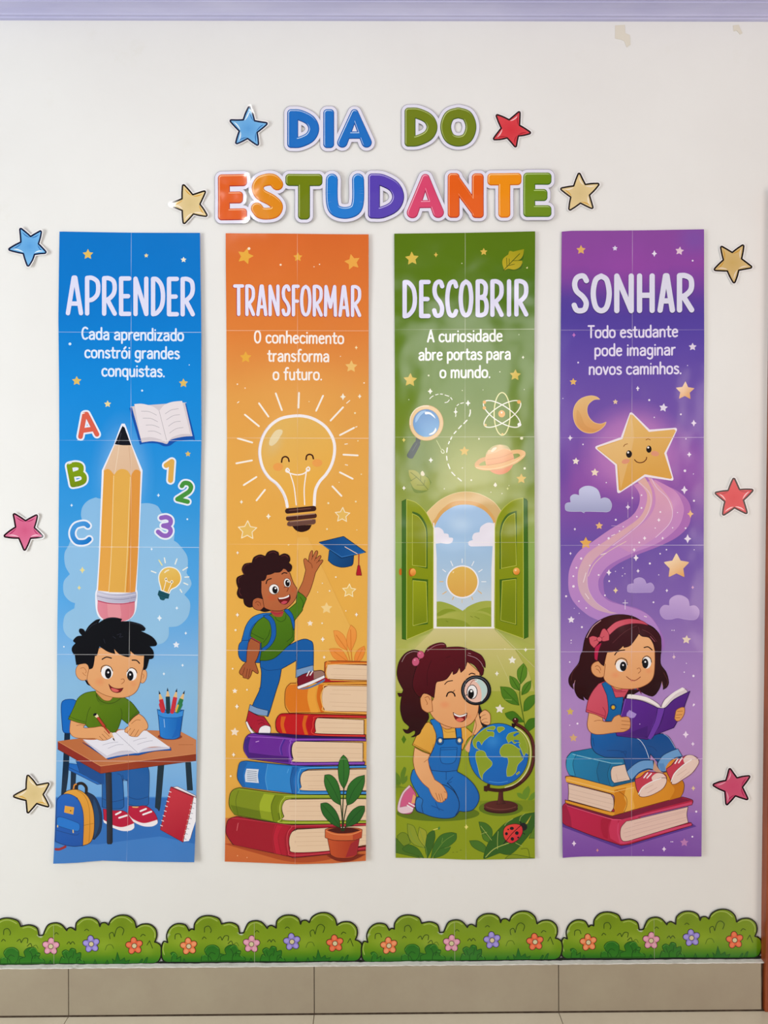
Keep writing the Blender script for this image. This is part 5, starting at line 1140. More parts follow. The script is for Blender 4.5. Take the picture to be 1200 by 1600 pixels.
# trail: wide curved ribbons from the star down to the girl
P.part('star_trail')
def ribbon(col, left, right, alpha=None):
    l, r = curve(left, False), curve(right, False); q = l+r[::-1]
    if alpha is None: F(col, q, raw=True)
    else: PS.emit([[(*PS.tx(p), alpha) for p in t] for t in tess(q)], cc(col), mi=1)
P.frame(865, 850)
WASHC = 'A468B8'
ribbon(G('B070B8', 'A070BE', 900, -300, 300, 300), "780,-440! 880,-420 980,-350 1020,-270 1010,-150 930,-60 800,10 600,90 460,160 380,240 370,310 395,400 500,450 620,480 720,540 780,620 820,700 830,760! 820,790!", "740,-440! 860,-380 950,-290 960,-200 900,-100 770,-10 560,70 400,150 345,230 330,310 360,390 450,460 560,510 660,560 740,640 790,740 800,800!")
P.part('trail_band', None, 'star_trail')
ribbon(V((760, 'CC8CC0'), (850, 'C48CC8'), (950, 'B888CC'), (1000, 'AE86CC')), "595,-445! 640,-370 630,-280 570,-200 420,-110 290,-20 180,60 120,170 105,270 115,370 160,450 250,530 330,570 350,580!", "760,-480! 900,-400 962,-300 965,-220 920,-120 780,-10 560,80 410,160 345,240 330,300 350,370 420,430 560,470 690,520 770,610 800,690!")
P.part('trail_band', None, 'star_trail')
ribbon(V((760, 'E0B0A8'), (850, 'D8A8B8'), (930, 'D2AEBE'), (975, 'CFA8C0')), "625,-465! 690,-390 690,-300 640,-200 520,-110 380,-20 250,70 190,170 175,260 190,350 240,430 320,490 420,520!", "680,-500! 730,-400 730,-290 680,-190 560,-90 430,10 310,110 260,190 250,260 262,350 310,430 390,490 480,520!")
P.part('trail_band', None, 'star_trail')
ribbon(V((760, 'DCA4B8'), (850, 'CC94C4'), (900, 'C48CC4')), "700,-500! 750,-400 755,-290 700,-190 580,-90 460,0! 470,10!", "730,-490! 820,-400 880,-310 885,-220 830,-110 700,-10 560,60!")
P.part('trail_band', None, 'star_trail'); L('E4C0DC', 6, "640,-460 715,-380 722,-290 670,-180 560,-80 440,10"); L('E8C8E4', 5, "730,-490 770,-420 850,-340 885,-240 860,-150 760,-50"); L('DCB4D4', 4, "260,180 245,270 265,360 320,440 410,500"); L('EED4B8', 4, "540,-20 400,60 300,150 255,240")
P.part('speckles'); DOT('F4E6F4', (655, -366, 6), (655, -270, 7), (587, -345, 6), (620, -205, 6), (795, -240, 7), (757, -120, 5), (638, -12, 7), (490, -97, 6), (409, -43, 9), (335, 5, 5), (202, 108, 9), (166, 177, 7), (267, 160, 6), (143, 240, 7), (333, 231, 7), (89, 390, 8), (185, 427, 6), (380, 383, 7), (240, 478, 6), (144, 316, 10), (412, 277, 7), (922, -236, 4), (886, -122, 5)); S4('F6EAF6', (784, -180, 16), (678, -44, 17), (812, -44, 12), (600, 43, 16), (613, 103, 26), (410, 213, 24)); ML('F0DCE4', 6, "350,80! 390,68!", "238,215! 218,285!", "430,-62! 455,-72!", "232,370! 260,410!", "675,540! 692,545!")
# smiling star
P.frame(865, 610)
ks = P.part('smiling_star', 'printed smiling golden star with a white rim')
PS.emit(U(stroke_polys(curve("580,178! 712,308! 908,295! 828,470! 880,665! 678,635! 485,758! 470,555! 322,430! 512,362!", True), 26, True)), cc('F0E6F0'))
F(G('E6BC74', 'DCA44C', 560, 180, 700, 640), "572,182! 590,182! 712,312! 900,293! 912,305! 825,472! 882,655! 872,665! 680,630! 500,755! 484,748! 472,556! 325,440! 325,428! 514,366!")
WASH('F4D8A8', "580,190! 600,350 560,520 500,740! 478,556! 330,436! 516,370!", .25)
P.part('eye', None, ks); E('18100E', 562, 478, 22, 28); DOT('F8F0E8', (556, 466, 8)); P.part('eye', None, ks); E('18100E', 711, 442, 20, 27); DOT('F8F0E8', (706, 429, 8))
P.part('eyebrow', None, ks); L('8A4A20', 5, "522,422 532,408 551,402"); P.part('eyebrow', None, ks); L('8A4A20', 5, "690,372 705,365 722,372")
P.part('cheek', None, ks); E('E09878', 537, 533, 31, 18, -15); P.part('cheek', None, ks); E('E09878', 756, 475, 31, 20, 10)
P.part('mouth', None, ks); L('5A1C10', 7, "603,520 620,537 645,543 672,536 690,518 694,502")
# clouds
P.part('cloud'); F(G('C8CCEC', 'A2A6CC', 250, 740, 250, 910), "100,905 82,875 90,848 125,840! 122,800 150,780 188,788! 190,745 230,720 280,720 325,745 345,790 346,815! 380,805 415,820 432,860 420,900 395,912! 240,908 225,918 205,908!", 'C4C0E0', 3)
P.part('speckles'); S5('F0E4D8', (163, 532, 28, 5)); S5('F2DCC8', (305, 616, 32, 3)); S5('E4DCF0', (820, 131, 34, 8)); S5('E6C8A8', (461, 87, 21)); S5('E8B880', (338, 1015, 30)); S5('E6AE5C', (237, 1145, 48))
S4('ECE0F4', (121, 358, 22), (1045, 247, 26), (1010, 482, 21), (973, 747, 32), (553, 875, 22), (997, 1112, 34), (155, 1040, 12)); S4('F0C088', (1018, 926, 30)); L('D8B8E0', 2.5, "553,838! 553,955!"); L('D8B8E0', 2.5, "430,1015! 495,1018!"); DOT('ECE0F4', (714, 74, 8), (949, 181, 7), (752, 203, 5), (986, 365, 5), (217, 406, 6), (977, 604, 10), (1040, 628, 4), (1044, 828, 8), (982, 1033, 7), (462, 970, 8), (391, 692, 5), (628, 0, 5), (518, 1022, 5))
P.frame(865, 850)
P.part('star'); F(G('F6DCB8', 'E4A864', 880, 90, 960, 240), rstar(914, 166, 102, 0, .52, .2), raw=True)
P.part('cloud'); F(G('B8A0D8', 'A890CC', 650, 260, 650, 360), "570,362 548,340 555,305 597,295! 600,265 640,250 675,265 690,298! 725,290 748,320 740,350 722,362!", 'BCA4DA', 3)
P.part('cloud'); F(G('C4A8DC', 'AE92CE', 930, 400, 930, 560), "830,560 798,530 793,490 820,458 862,460! 865,415 905,385 955,385 1000,415 1010,465! 1050,460 1080,490 1078,535 1050,565 985,563 925,552 880,562!", 'C0A4DA', 3)
P.part('speckles'); S5('EEE4F4', (128, 566, 28, 0)); S5('E8D4C0', (990, 715, 35, 5)); S4('F0E4F6', (628, 201, 16), (842, 347, 14), (122, 70, 12)); S4('F0D8A8', (460, 346, 24)); S4('DCA8D0', (1034, 323, 14)); S4('E6C8D0', (898, 845, 17)); ML('F0E4F6', 4, "532,418! 532,488!", "514,440! 552,440!"); L('D8B8E0', 2, "897,815! 897,845!")
DOT('F0E4F6', (716, 145, 8), (743, 435, 7), (208, 621, 8), (782, 230, 4), (840, 42, 6), (793, 72, 6), (459, 204, 4), (514, 178, 4), (510, 238, 4), (530, 222, 4), (128, 720, 5), (128, 740, 4), (118, 883, 6), (1042, 986, 9), (974, 958, 5), (990, 892, 4), (882, 645, 4), (898, 645, 4), (1045, 42, 4), (150, 480, 3), (187, 518, 4))
# ground of the poster
P.frame(865, 1100)
P.part('ground_print'); F(V((1268, '9468B8'), (1300, '8456AC'), (1337, '7A48A4')), "0,805! 1150,805! 1150,1200! 0,1200!"); F('5A3490', "40,905! 500,1080! 1062,908! 1020,880! 500,1000! 60,860!")
P.part('speckles'); S5('D4B460', (121, 54, 30)); S5('D6AC7C', (145, 250, 33)); S5('BC7CB8', (970, 1028, 33)); S4('EEDCF4', (147, 1036, 22), (820, 1078, 20), (1037, 294, 17), (984, 224, 28)); S4('E4C8A0', (1040, 625, 20)); S4('D89090', (322, 1087, 14)); DOT('F0E0F6', (175, 143, 8), (117, 155, 4), (1060, 798, 8), (1030, 984, 7), (872, 1023, 4), (884, 1023, 4), (663, 1088, 4), (1040, 8, 5), (1045, 0, 8))
# books
kbk = P.part('book', 'printed crimson book at the bottom of the stack of three')
F(G('BE1E4C', 'B0183E', 100, 800, 500, 1000), "85,735! 60,770 60,870 85,900! 300,985 500,1052! 560,1045! 1030,900! 1020,880 990,885! 540,1020! 495,980 490,900 520,860 600,845! 1030,745! 1032,712 960,690! 500,770! ", '4A0620', 5)
F('7C1038', "100,738! 430,830! 580,800! 940,695! 1030,712! 700,800! 520,860! 400,845! 90,760!"); F('D0406A', "500,862! 1030,725! 1030,745! 540,872 505,900 495,960 530,1010! 1025,885! 1025,900! 530,1040! 490,1040! 470,960 475,890!"); ML('4A0620', 4, "520,868! 1030,748!", "500,855! 440,850! 85,755!")
F('A81038', "350,870 365,850! 430,858! 405,900 400,1005! 370,990! 350,930"); F('C83058', "430,860! 480,865! 470,950 490,1040! 420,1000! 410,930"); F('A01440', "60,770! 85,745! 120,830 130,915! 85,900! 60,860!"); L('E05880', 5, "95,755! 440,860! 500,862!")
F('C83058', "485,868! 600,840! 650,845! 540,900! 500,1000! 480,960!")
P.part('page_block', None, kbk); F('E2C0B4', "540,872! 620,855 1000,762! 990,820 1000,880! 560,1018! 515,1020 495,985 500,920", '4A0620', 4); ML('C8A09C', 2.5, "530,930! 980,800!", "520,960! 985,840!", "530,990! 985,860!", "600,890! 980,790!")
kbk = P.part('book', 'printed yellow-orange book in the middle of the stack of three')
F(G('E0982C', 'D88A20', 500, 650, 900, 700), "85,550! 130,538 480,600! 620,560! 860,500! 960,570 968,640 945,690! 440,832! 400,825 85,735! 82,712! 420,800 445,770 450,690 420,665! 95,580!", '5A2C04', 5)
F('E8A840', "85,550! 120,540! 480,615! 600,600! 560,625! 450,650! 420,660! 90,578!"); F('D08018', "450,640! 540,620! 530,700 545,760 520,808! 450,825! 455,740"); F('E8AC48', "540,625! 600,620 590,700 600,775 545,800! 520,800 540,740 525,690"); F('C87814', "850,560 880,600 900,640 860,715! 945,690! 965,640 960,570!"); L('8A4A08', 4, "470,640 535,690 545,750 520,810"); L('F4CC7C', 4, "95,560! 450,655! 600,620!")
P.part('page_block', None, kbk); F('E2C6B4', "105,590! 400,665 430,680 445,710 445,770 425,802! 105,712! 108,650", '5A2C04', 4); ML('C8A898', 2.5, "112,630! 440,710!", "112,665! 440,745!", "112,690! 420,775!")
kbk = P.part('book', 'printed teal book on top of the stack of three')
F(G('1C80B0', '1470A0', 120, 400, 400, 560), "130,355! 300,325! 520,400! 600,560! 605,575! 440,615! 400,605 115,528! 92,470 95,400", '06304C', 5); F('1472A2', "130,358! 300,325! 520,395! 515,440! 430,445! 140,372!")
F('126898', "335,420! 425,440! 400,510 415,605! 370,595! 325,570! 325,480"); F('2C92BC', "95,400! 130,360! 165,375! 140,440 155,530! 115,525! 92,470"); L('8CC8DC', 5, "140,372! 430,440! 510,440!"); ML('0A4C70', 4, "165,378 140,440 158,532", "340,425 320,500 340,585", "425,445 400,520 420,605"); F('0E5C88', "450,590! 600,560! 605,575! 440,612!")
P.part('page_block', None, kbk); F('E2C6B4', "440,465! 530,448! 570,565! 450,588! 430,560 425,500", '06304C', 4); ML('C8A898', 2.5, "460,570! 540,555!", "465,520! 480,580!")
# girl: hair behind, body
kg = P.part('reading_girl', 'printed girl with a pink hair band reading on a stack of books')
P.frame(865, 850); P.part('long_hair', None, kg)
HAIR = "215,800! 235,700 290,610 360,560 440,532 520,528 600,545 680,590 750,630 795,690 802,760 798,830! 800,900 840,960 858,1030 845,1070 818,1088! 818,1060 805,1030! 790,1080 760,1125 735,1140! 700,1130 640,1100! 500,1180! 300,1170! 280,1175 240,1160 215,1130! 225,1170! 180,1145 155,1090 160,1030! 140,1050 145,1085! 115,1050 112,1000 140,950 185,890 200,830"
F(G('3A0C10', '2A080C', 300, 600, 400, 1150), HAIR, '1A0406', 4); L('D8A8B0', 5, "245,700 290,620 350,572"); ML('5A2828', 4, "185,900 140,960 128,1020", "820,960 850,1020 842,1060"); ML('C89090', 3, "158,1020 150,1050 150,1080", "808,1030 815,1070")
P.frame(865, 1100)
P.part('jeans', None, kg)
F(G('1460AC', '0E4C90', 300, 250, 500, 450), "280,195! 350,200 460,195! 560,235! 620,240! 780,220! 810,218! 860,245 910,330! 955,385! 935,400 860,440 838,470 835,500! 800,500 775,460 775,430! 720,370! 715,420! 745,420! 750,490! 700,490 640,520 600,560 580,565! 560,530 545,500 520,400! 480,400 380,395! 310,360 278,300", '06284C', 5)
L('D8E4F4', 3.5, "590,245 640,265 680,320 710,400"); L('A8C0E0', 3, "820,220 860,250 905,325"); ML('0A3C78', 4, "395,345 480,345 520,360 540,400", "500,360 540,350 535,380", "700,310 740,320 770,350", "290,250! 300,310", "660,320! 640,290!")
P.part('jeans_cuff', None, kg); F('6A9CD0', "545,500! 600,450 660,420 740,418! 750,490! 700,480 640,505 600,545 582,568! 560,540", '0A2C54', 4)
P.part('jeans_cuff', None, kg); F('6A9CD0', "775,440! 810,385 870,350 925,330! 958,385! 900,400 855,440 838,498! 800,500 778,470", '0A2C54', 4); WASH('3C74B4', "780,440! 820,440! 835,490! 800,500!", .5)
P.part('ankle', None, kg); F('E08A30', "610,545! 640,515 700,490 720,490! 700,500! 640,560! 612,560!"); F('E08A30', "835,470! 860,430 900,405 925,395! 900,420! 860,470! 835,495!"); F('C89880', "750,420! 775,470 800,500 825,520! 770,510! 740,490!")
P.part('shoe', None, kg); F('C43850', "605,560! 650,540 690,505 735,505! 790,510 830,525 842,560 820,620 740,670 680,690 640,680! 620,640 610,600", '4A0A20', 4); F('E8CCC0', "640,655! 660,620 720,580 790,550 838,548! 840,580 810,630 740,672 680,690 640,685", '6A3038', 4); F('E8CCC4', "730,545 765,515 810,518 838,545! 790,548 740,575!"); ML('F4E8EC', 9, "672,548! 700,512!", "695,550! 728,515!"); L('F4ECEC', 7, "632,670 660,622 720,582 800,550"); ML('C8A098', 2.5, "680,630! 740,600!", "700,660! 770,620!")
P.part('shoe', None, kg); F('C43850', "840,480! 880,450 910,415 950,400! 985,380 1030,378 1070,400 1078,430 1040,500 970,550 910,590 885,590! 860,540 845,510", '4A0A20', 4); F('E8CCC0', "880,570! 900,510 960,450 1020,410 1075,405! 1078,440 1030,510 960,560 910,592 880,592", '6A3038', 4); F('E8CCC4', "965,410 990,380 1030,378 1068,400! 1020,412 975,440!"); ML('F4E8EC', 9, "903,440! 925,405!", "930,435! 955,398!"); L('F4ECEC', 7, "875,575 900,515 960,455 1025,412"); ML('C8A098', 2.5, "920,530! 990,480!", "940,560! 1010,500!")
P.part('shirt', None, kg)
F(G('D05468', 'C8485C', 300, -50, 400, 100), "335,-155! 290,-100 255,-30 238,55! 300,75 375,105 385,120! 420,100! 520,-40! 560,-110! 640,-110! 655,-78! 600,-170! 400,-180!", '6A1428', 4); ML('8A2038', 3.5, "365,20 385,60 378,108", "245,40! 380,88!", "420,-140 450,-110 510,-100", "410,-150 430,-115 470,-95 540,-95")
P.part('dungarees', None, kg)
F(G('1466A8', '0E5490', 400, 0, 450, 200), "358,-155! 400,-175 415,-165! 440,-110 460,-50! 520,-55! 500,80! 470,130! 385,125! 405,60 405,0 395,-70!", '06284C', 4); F('1466A8', "570,-155! 610,-155! 620,-110! 585,-115!", '06284C', 3)
P.part('button', None, kg); E('0E4C84', 443, 20, 22, 22, 0, '06284C', 3); E('E0B030', 443, 22, 14, 15, 0, '8A6010', 3)
P.part('neck', None, kg); F('E2A066', "440,-175! 435,-140 470,-112 520,-118 545,-145 550,-170!", '8A4A22', 3.5)
# open purple book in her hands
ko = P.part('purple_book', 'printed open purple book held by the girl')
F('D8CCD0', "550,-75! 580,-72 700,-50 775,-10 800,20! 830,-40 900,-90 960,-125! 990,-110! 1000,-90! 830,30! 770,25! 540,-40!", '5A3060', 3); ML('A89098', 3, "560,-62! 690,-35 770,5", "560,-50! 690,-22 765,18", "985,-118 900,-75 835,-10")
F('F0E8E8', "555,-72! 580,-75 690,-55 760,-15 790,18! 740,-5 660,-35 548,-50!"); F('F0E8E8', "958,-128! 975,-112 900,-70 815,25! 810,0 850,-55 900,-95!")
F(G('5E2A94', '50207E', 500, 0, 700, 250), "528,-45! 660,-25 775,25! 830,25 900,-40 1015,-100! 985,-20 960,50 895,172! 740,235 700,262! 470,235! 460,200! 500,90! 515,10!", '2A0C54', 5)
F('6E3AA8', "775,28! 828,30! 800,110 770,200 720,262! 698,250! 730,170 760,90"); ML('2A0C54', 4, "775,28 755,120 698,250", "828,28 800,130 735,255"); WASH('2E1260', "620,190 700,160! 698,250! 480,230! 560,215", .4); F('A88CD4', "565,42! 618,72! 600,98 570,100 542,85! 545,65!"); L('8C5CC0', 4, "535,-38! 515,40 500,90!"); DOT('C8A8E0', (642, 147, 4))
P.part('arm', None, kg)
F(G('E6A874', 'DC9A62', 260, 100, 500, 200), "260,62! 310,75 362,100! 368,125 400,130 430,128! 450,95 485,78 500,85! 505,95! 550,92 565,105 570,125 572,150 568,175 555,190! 520,205 480,208! 440,212 370,222! 310,222 265,200 248,150", '8A4A22', 4); ML('8A4A22', 3, "505,122! 568,128!", "505,150! 570,155!", "500,180! 558,185!", "300,125 330,118 362,122", "490,78! 500,95!")
P.part('hand', None, kg); F('E09C58', "950,20! 972,22 975,50 965,85 940,118 915,122 900,105! 905,75 915,40", '8A4A22', 4); ML('8A4A22', 3, "920,50! 960,48!", "912,78! 955,75!", "908,98! 940,98!")
P.frame(865, 850)
P.part('head', None, kg)
F(G('ECB07C', 'E4A26C', 500, 750, 560, 1080), "400,800! 375,910! 370,990 400,1040 470,1075 560,1085 640,1075 710,1040 745,990 755,900 755,800! 740,720! 660,650! 560,720!", '8A4A22', 4)
GLOW('E88058', 460, 980, 50, 35, .35); GLOW('E88058', 710, 950, 38, 32, .35)
P.part('ear', None, kg); F('E2A06A', "385,900! 345,878 305,885 280,915 285,960 315,990 350,998 375,990!", '8A4A22', 4); ML('9A5426', 4, "308,918 325,910 345,925 350,945", "315,935 335,945 345,965")
P.part('eye', None, kg); E('F4F2F2', 505, 910, 42, 46, 0); E('0C0C12', 519, 916, 25, 36); DOT('FAFAFA', (518, 906, 7)); L('20100C', 5.5, "458,905 470,870 505,855 540,868 550,905")
P.part('eye', None, kg); E('F4F2F2', 694, 888, 34, 44, 0); E('0C0C12', 684, 894, 23, 37); DOT('FAFAFA', (684, 882, 7)); L('20100C', 5.5, "660,890 668,855 695,838 722,855 730,885")
P.part('eyebrow', None, kg); L('1C0608', 8, "455,830 480,802 530,793"); P.part('eyebrow', None, kg); L('1C0608', 8, "675,775 705,770 735,793")
P.part('nose', None, kg); L('A0603A', 4.5, "622,935 640,928 650,948 632,968")
P.part('mouth', None, kg); L('7A2014', 5, "543,992 575,1015 610,1020 648,995"); L('D07060', 4, "575,1022! 605,1025!")
P.part('fringe', None, kg)
F(G('42101A', '320A10', 400, 600, 500, 900), "330,870! 355,900 375,912! 380,860 398,810! 470,800 520,760! 525,775! 570,760 610,710 635,670! 660,690 710,700 740,740 760,800! 800,820! 802,750 790,680 740,630 690,600! 600,590! 480,610! 400,660 350,720 335,800!", '1A0406', 4); ML('5E2A30', 4, "480,700 540,650 620,610", "640,660 632,620", "660,640 720,670 770,730", "440,740 500,680"); ML('B06070', 3, "720,690 755,730")
P.part('hair_band', None, kg)
F(G('D86070', 'C84C60', 420, 600, 600, 570), "395,640! 460,585 550,560 620,565 670,580 705,608! 640,595 560,598 480,625 415,680!", '7A1830', 3); F('B8204C', "308,770! 350,740 355,745! 335,800 325,872! 305,860 302,810!", '5A0820', 3)
P.part('hair_bow', None, kg)
F('D25A68', "340,690! 360,640 380,632! 410,670 412,720! 370,728 350,715!", '7A1830', 3.5); F('D25A68', "332,700! 290,688 262,700! 270,745 300,778! 330,745 342,722!", '7A1830', 3.5); E('D86470', 340, 712, 20, 18, 0, '7A1830', 3); ML('8A2038', 3, "355,705! 375,690!", "325,715! 298,725!")
SEAMS(P, [(516.5, .35, .2), (684, .1, .55), (851.8, .3, .7), (1017.8, .5, .35), (1184.5, .1, .75)], sx4, .45, -.4, 'F4E6FA')
P.build()

# ============================================================ TITLE LETTERING
def word_sign(name, label, letters, wd, yt, yb, lift, f, g):
    """letters: (char, x0, x1, main, dark, light)"""
    global PS
    x0, x1 = letters[0][1], letters[-1][2]; a, b = x0-8, x1+8; c, d = min(yt)-8, max(yb)+8
    X, Z = wall_xz((a+b)/2, (c+d)/2); root = empty(name, (X, 0, Z)); tag(root, label, 'word cutout', 'title word cutouts above the posters')
    n = max(3, int((b-a)/14)); gx = [a+(b-a)*i/n for i in range(n+1)]; gy = [c+(d-c)*i/6 for i in range(7)]
    PS = Sheet(root, gx, gy, f, g, mats=(M_LAM,), base=lift); s = PS; s.frame(0, 0, 1)
    gls = []
    for L_ in letters:
        ch, p, q = L_[:3]; u = ((p+q)/2-x0)/(x1-x0); t = yt[0]+(yt[1]-yt[0])*u+wd/2; bo = yb[0]+(yb[1]-yb[0])*u-wd/2
        st = CAPS[ch].replace("0,.5! .85,.5!", "0,.5! .76,.5!") if ch == 'E' else CAPS[ch]
        if ch == 'A': st = "0,1! .49,.0! .51,.0! 1,1!;.2,.74! .8,.74!"
        if ch == 'D': st = '0,0! 0,1!;0,1! .35,.98 .82,.8 1,.5 .82,.2 .35,.02 0,0!'
        if ch == 'I': p, q = (p+q)/2-wd/2-.01, (p+q)/2+wd/2+.01
        gls.append(glyph(st, lambda x, y, p=p, q=q: p+wd/2+(q-p-wd)*x, lambda x, y, t=t, bo=bo: t+(bo-t)*y))
    def rrect(a, b, hw, rad, ext):
        dx, dy = b[0]-a[0], b[1]-a[1]; Ln = math.hypot(dx, dy); ux, uy = dx/Ln, dy/Ln; hl = Ln/2+ext; mx_, my_ = (a[0]+b[0])/2, (a[1]+b[1])/2; out = []
        for k in range(24):
            t = 2*PI*(k+.5)/24; c_, s_ = math.cos(t), math.sin(t)
            u = math.copysign(hl-rad, c_)+rad*c_; v = math.copysign(hw-rad, s_)+rad*s_
            out.append((mx_+ux*u-uy*v, my_+uy*u+ux*v))
        return out
    def taper(a, ra, b, rb):
        ang = math.atan2(b[1]-a[1], b[0]-a[0]); d = math.hypot(b[0]-a[0], b[1]-a[1]); k = math.acos(max(-1, min(1, (ra-rb)/d)))
        o = [(a[0]+ra*math.cos(ang+t), a[1]+ra*math.sin(ang+t)) for t in [k+(2*PI-2*k)*i/12 for i in range(13)]]
        o += [(b[0]+rb*math.cos(ang+t), b[1]+rb*math.sin(ang+t)) for t in [-k+2*k*i/12 for i in range(13)]]
        return o
    def wp(ch, gl, extra):
        W = wd+extra; r = W/2; out = []
        if ch == 'A':
            leg, bar = gl[0], gl[1]; ap = ((leg[1][0]+leg[2][0])/2, leg[1][1]-wd*.1)
            out += [taper(leg[0], r-.4, ap, wd*.36+extra/2), taper(leg[3], r-.4, ap, wd*.36+extra/2)]
            out.append(rrect(bar[0], bar[1], wd*.34+extra/2, .8, 0)); return out
        for st in gl:
            if all(p[2] for p in st):
                for a, b in zip(st, st[1:]):
                    if min(abs(a[0]-b[0]), abs(a[1]-b[1])) < 2: out.append(rrect(a, b, r, max(.5, min(r-.01, 6.2+extra/2)), r))
                    else: out += stroke_polys([(a[0], a[1]), (b[0], b[1])], W)
            else: out += stroke_polys(curve(st, False), W)
        return out
    allp = lambda extra: [q for gl, L_ in zip(gls, letters) for q in wp(L_[0], gl, extra)]
    s.part('backing_card', 'white backing with a thin grey contour')
    s.emit(union(allp(10.8)), hexc('96929F')); s.emit(union(allp(9.4)), hexc('E3E1F0'))
    for gl, L_ in zip(gls, letters):
        s.part('letter', None)
        main, dark, light = L_[3:]
        def sh(gl, dx, dy): return [[(x+dx, y+dy, c) for x, y, c in st] for st in gl]
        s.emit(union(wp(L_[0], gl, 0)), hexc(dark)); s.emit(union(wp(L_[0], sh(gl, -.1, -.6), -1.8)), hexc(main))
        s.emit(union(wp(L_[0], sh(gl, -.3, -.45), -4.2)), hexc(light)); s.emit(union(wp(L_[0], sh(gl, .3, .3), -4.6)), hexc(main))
    return s.build()
BL = ('146EC4', '0A4694', 'D4E6F6'); OL = ('70800A', '34501A', 'C8D48C')
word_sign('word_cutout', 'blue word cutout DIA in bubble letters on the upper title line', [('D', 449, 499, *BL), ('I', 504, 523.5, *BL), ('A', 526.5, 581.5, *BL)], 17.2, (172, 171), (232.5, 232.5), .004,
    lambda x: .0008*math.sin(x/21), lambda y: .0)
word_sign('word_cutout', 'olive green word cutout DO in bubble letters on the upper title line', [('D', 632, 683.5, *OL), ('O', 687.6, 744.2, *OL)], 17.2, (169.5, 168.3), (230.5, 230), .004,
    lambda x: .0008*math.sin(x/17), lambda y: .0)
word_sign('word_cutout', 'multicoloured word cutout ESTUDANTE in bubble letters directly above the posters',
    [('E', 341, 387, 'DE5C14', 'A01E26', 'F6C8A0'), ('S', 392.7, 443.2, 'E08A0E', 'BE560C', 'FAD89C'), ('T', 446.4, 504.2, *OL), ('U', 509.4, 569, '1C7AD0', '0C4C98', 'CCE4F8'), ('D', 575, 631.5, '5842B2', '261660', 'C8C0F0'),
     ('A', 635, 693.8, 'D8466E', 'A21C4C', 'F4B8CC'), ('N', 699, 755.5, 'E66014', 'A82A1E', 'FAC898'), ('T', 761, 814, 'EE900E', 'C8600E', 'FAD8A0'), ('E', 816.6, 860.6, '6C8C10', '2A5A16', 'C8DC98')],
    18.8, (274, 272), (346, 341), .005, lambda x: .0016*math.sin((x-372)/23)+.0008*math.sin(x/61), lambda y: .00008*abs(y-310))

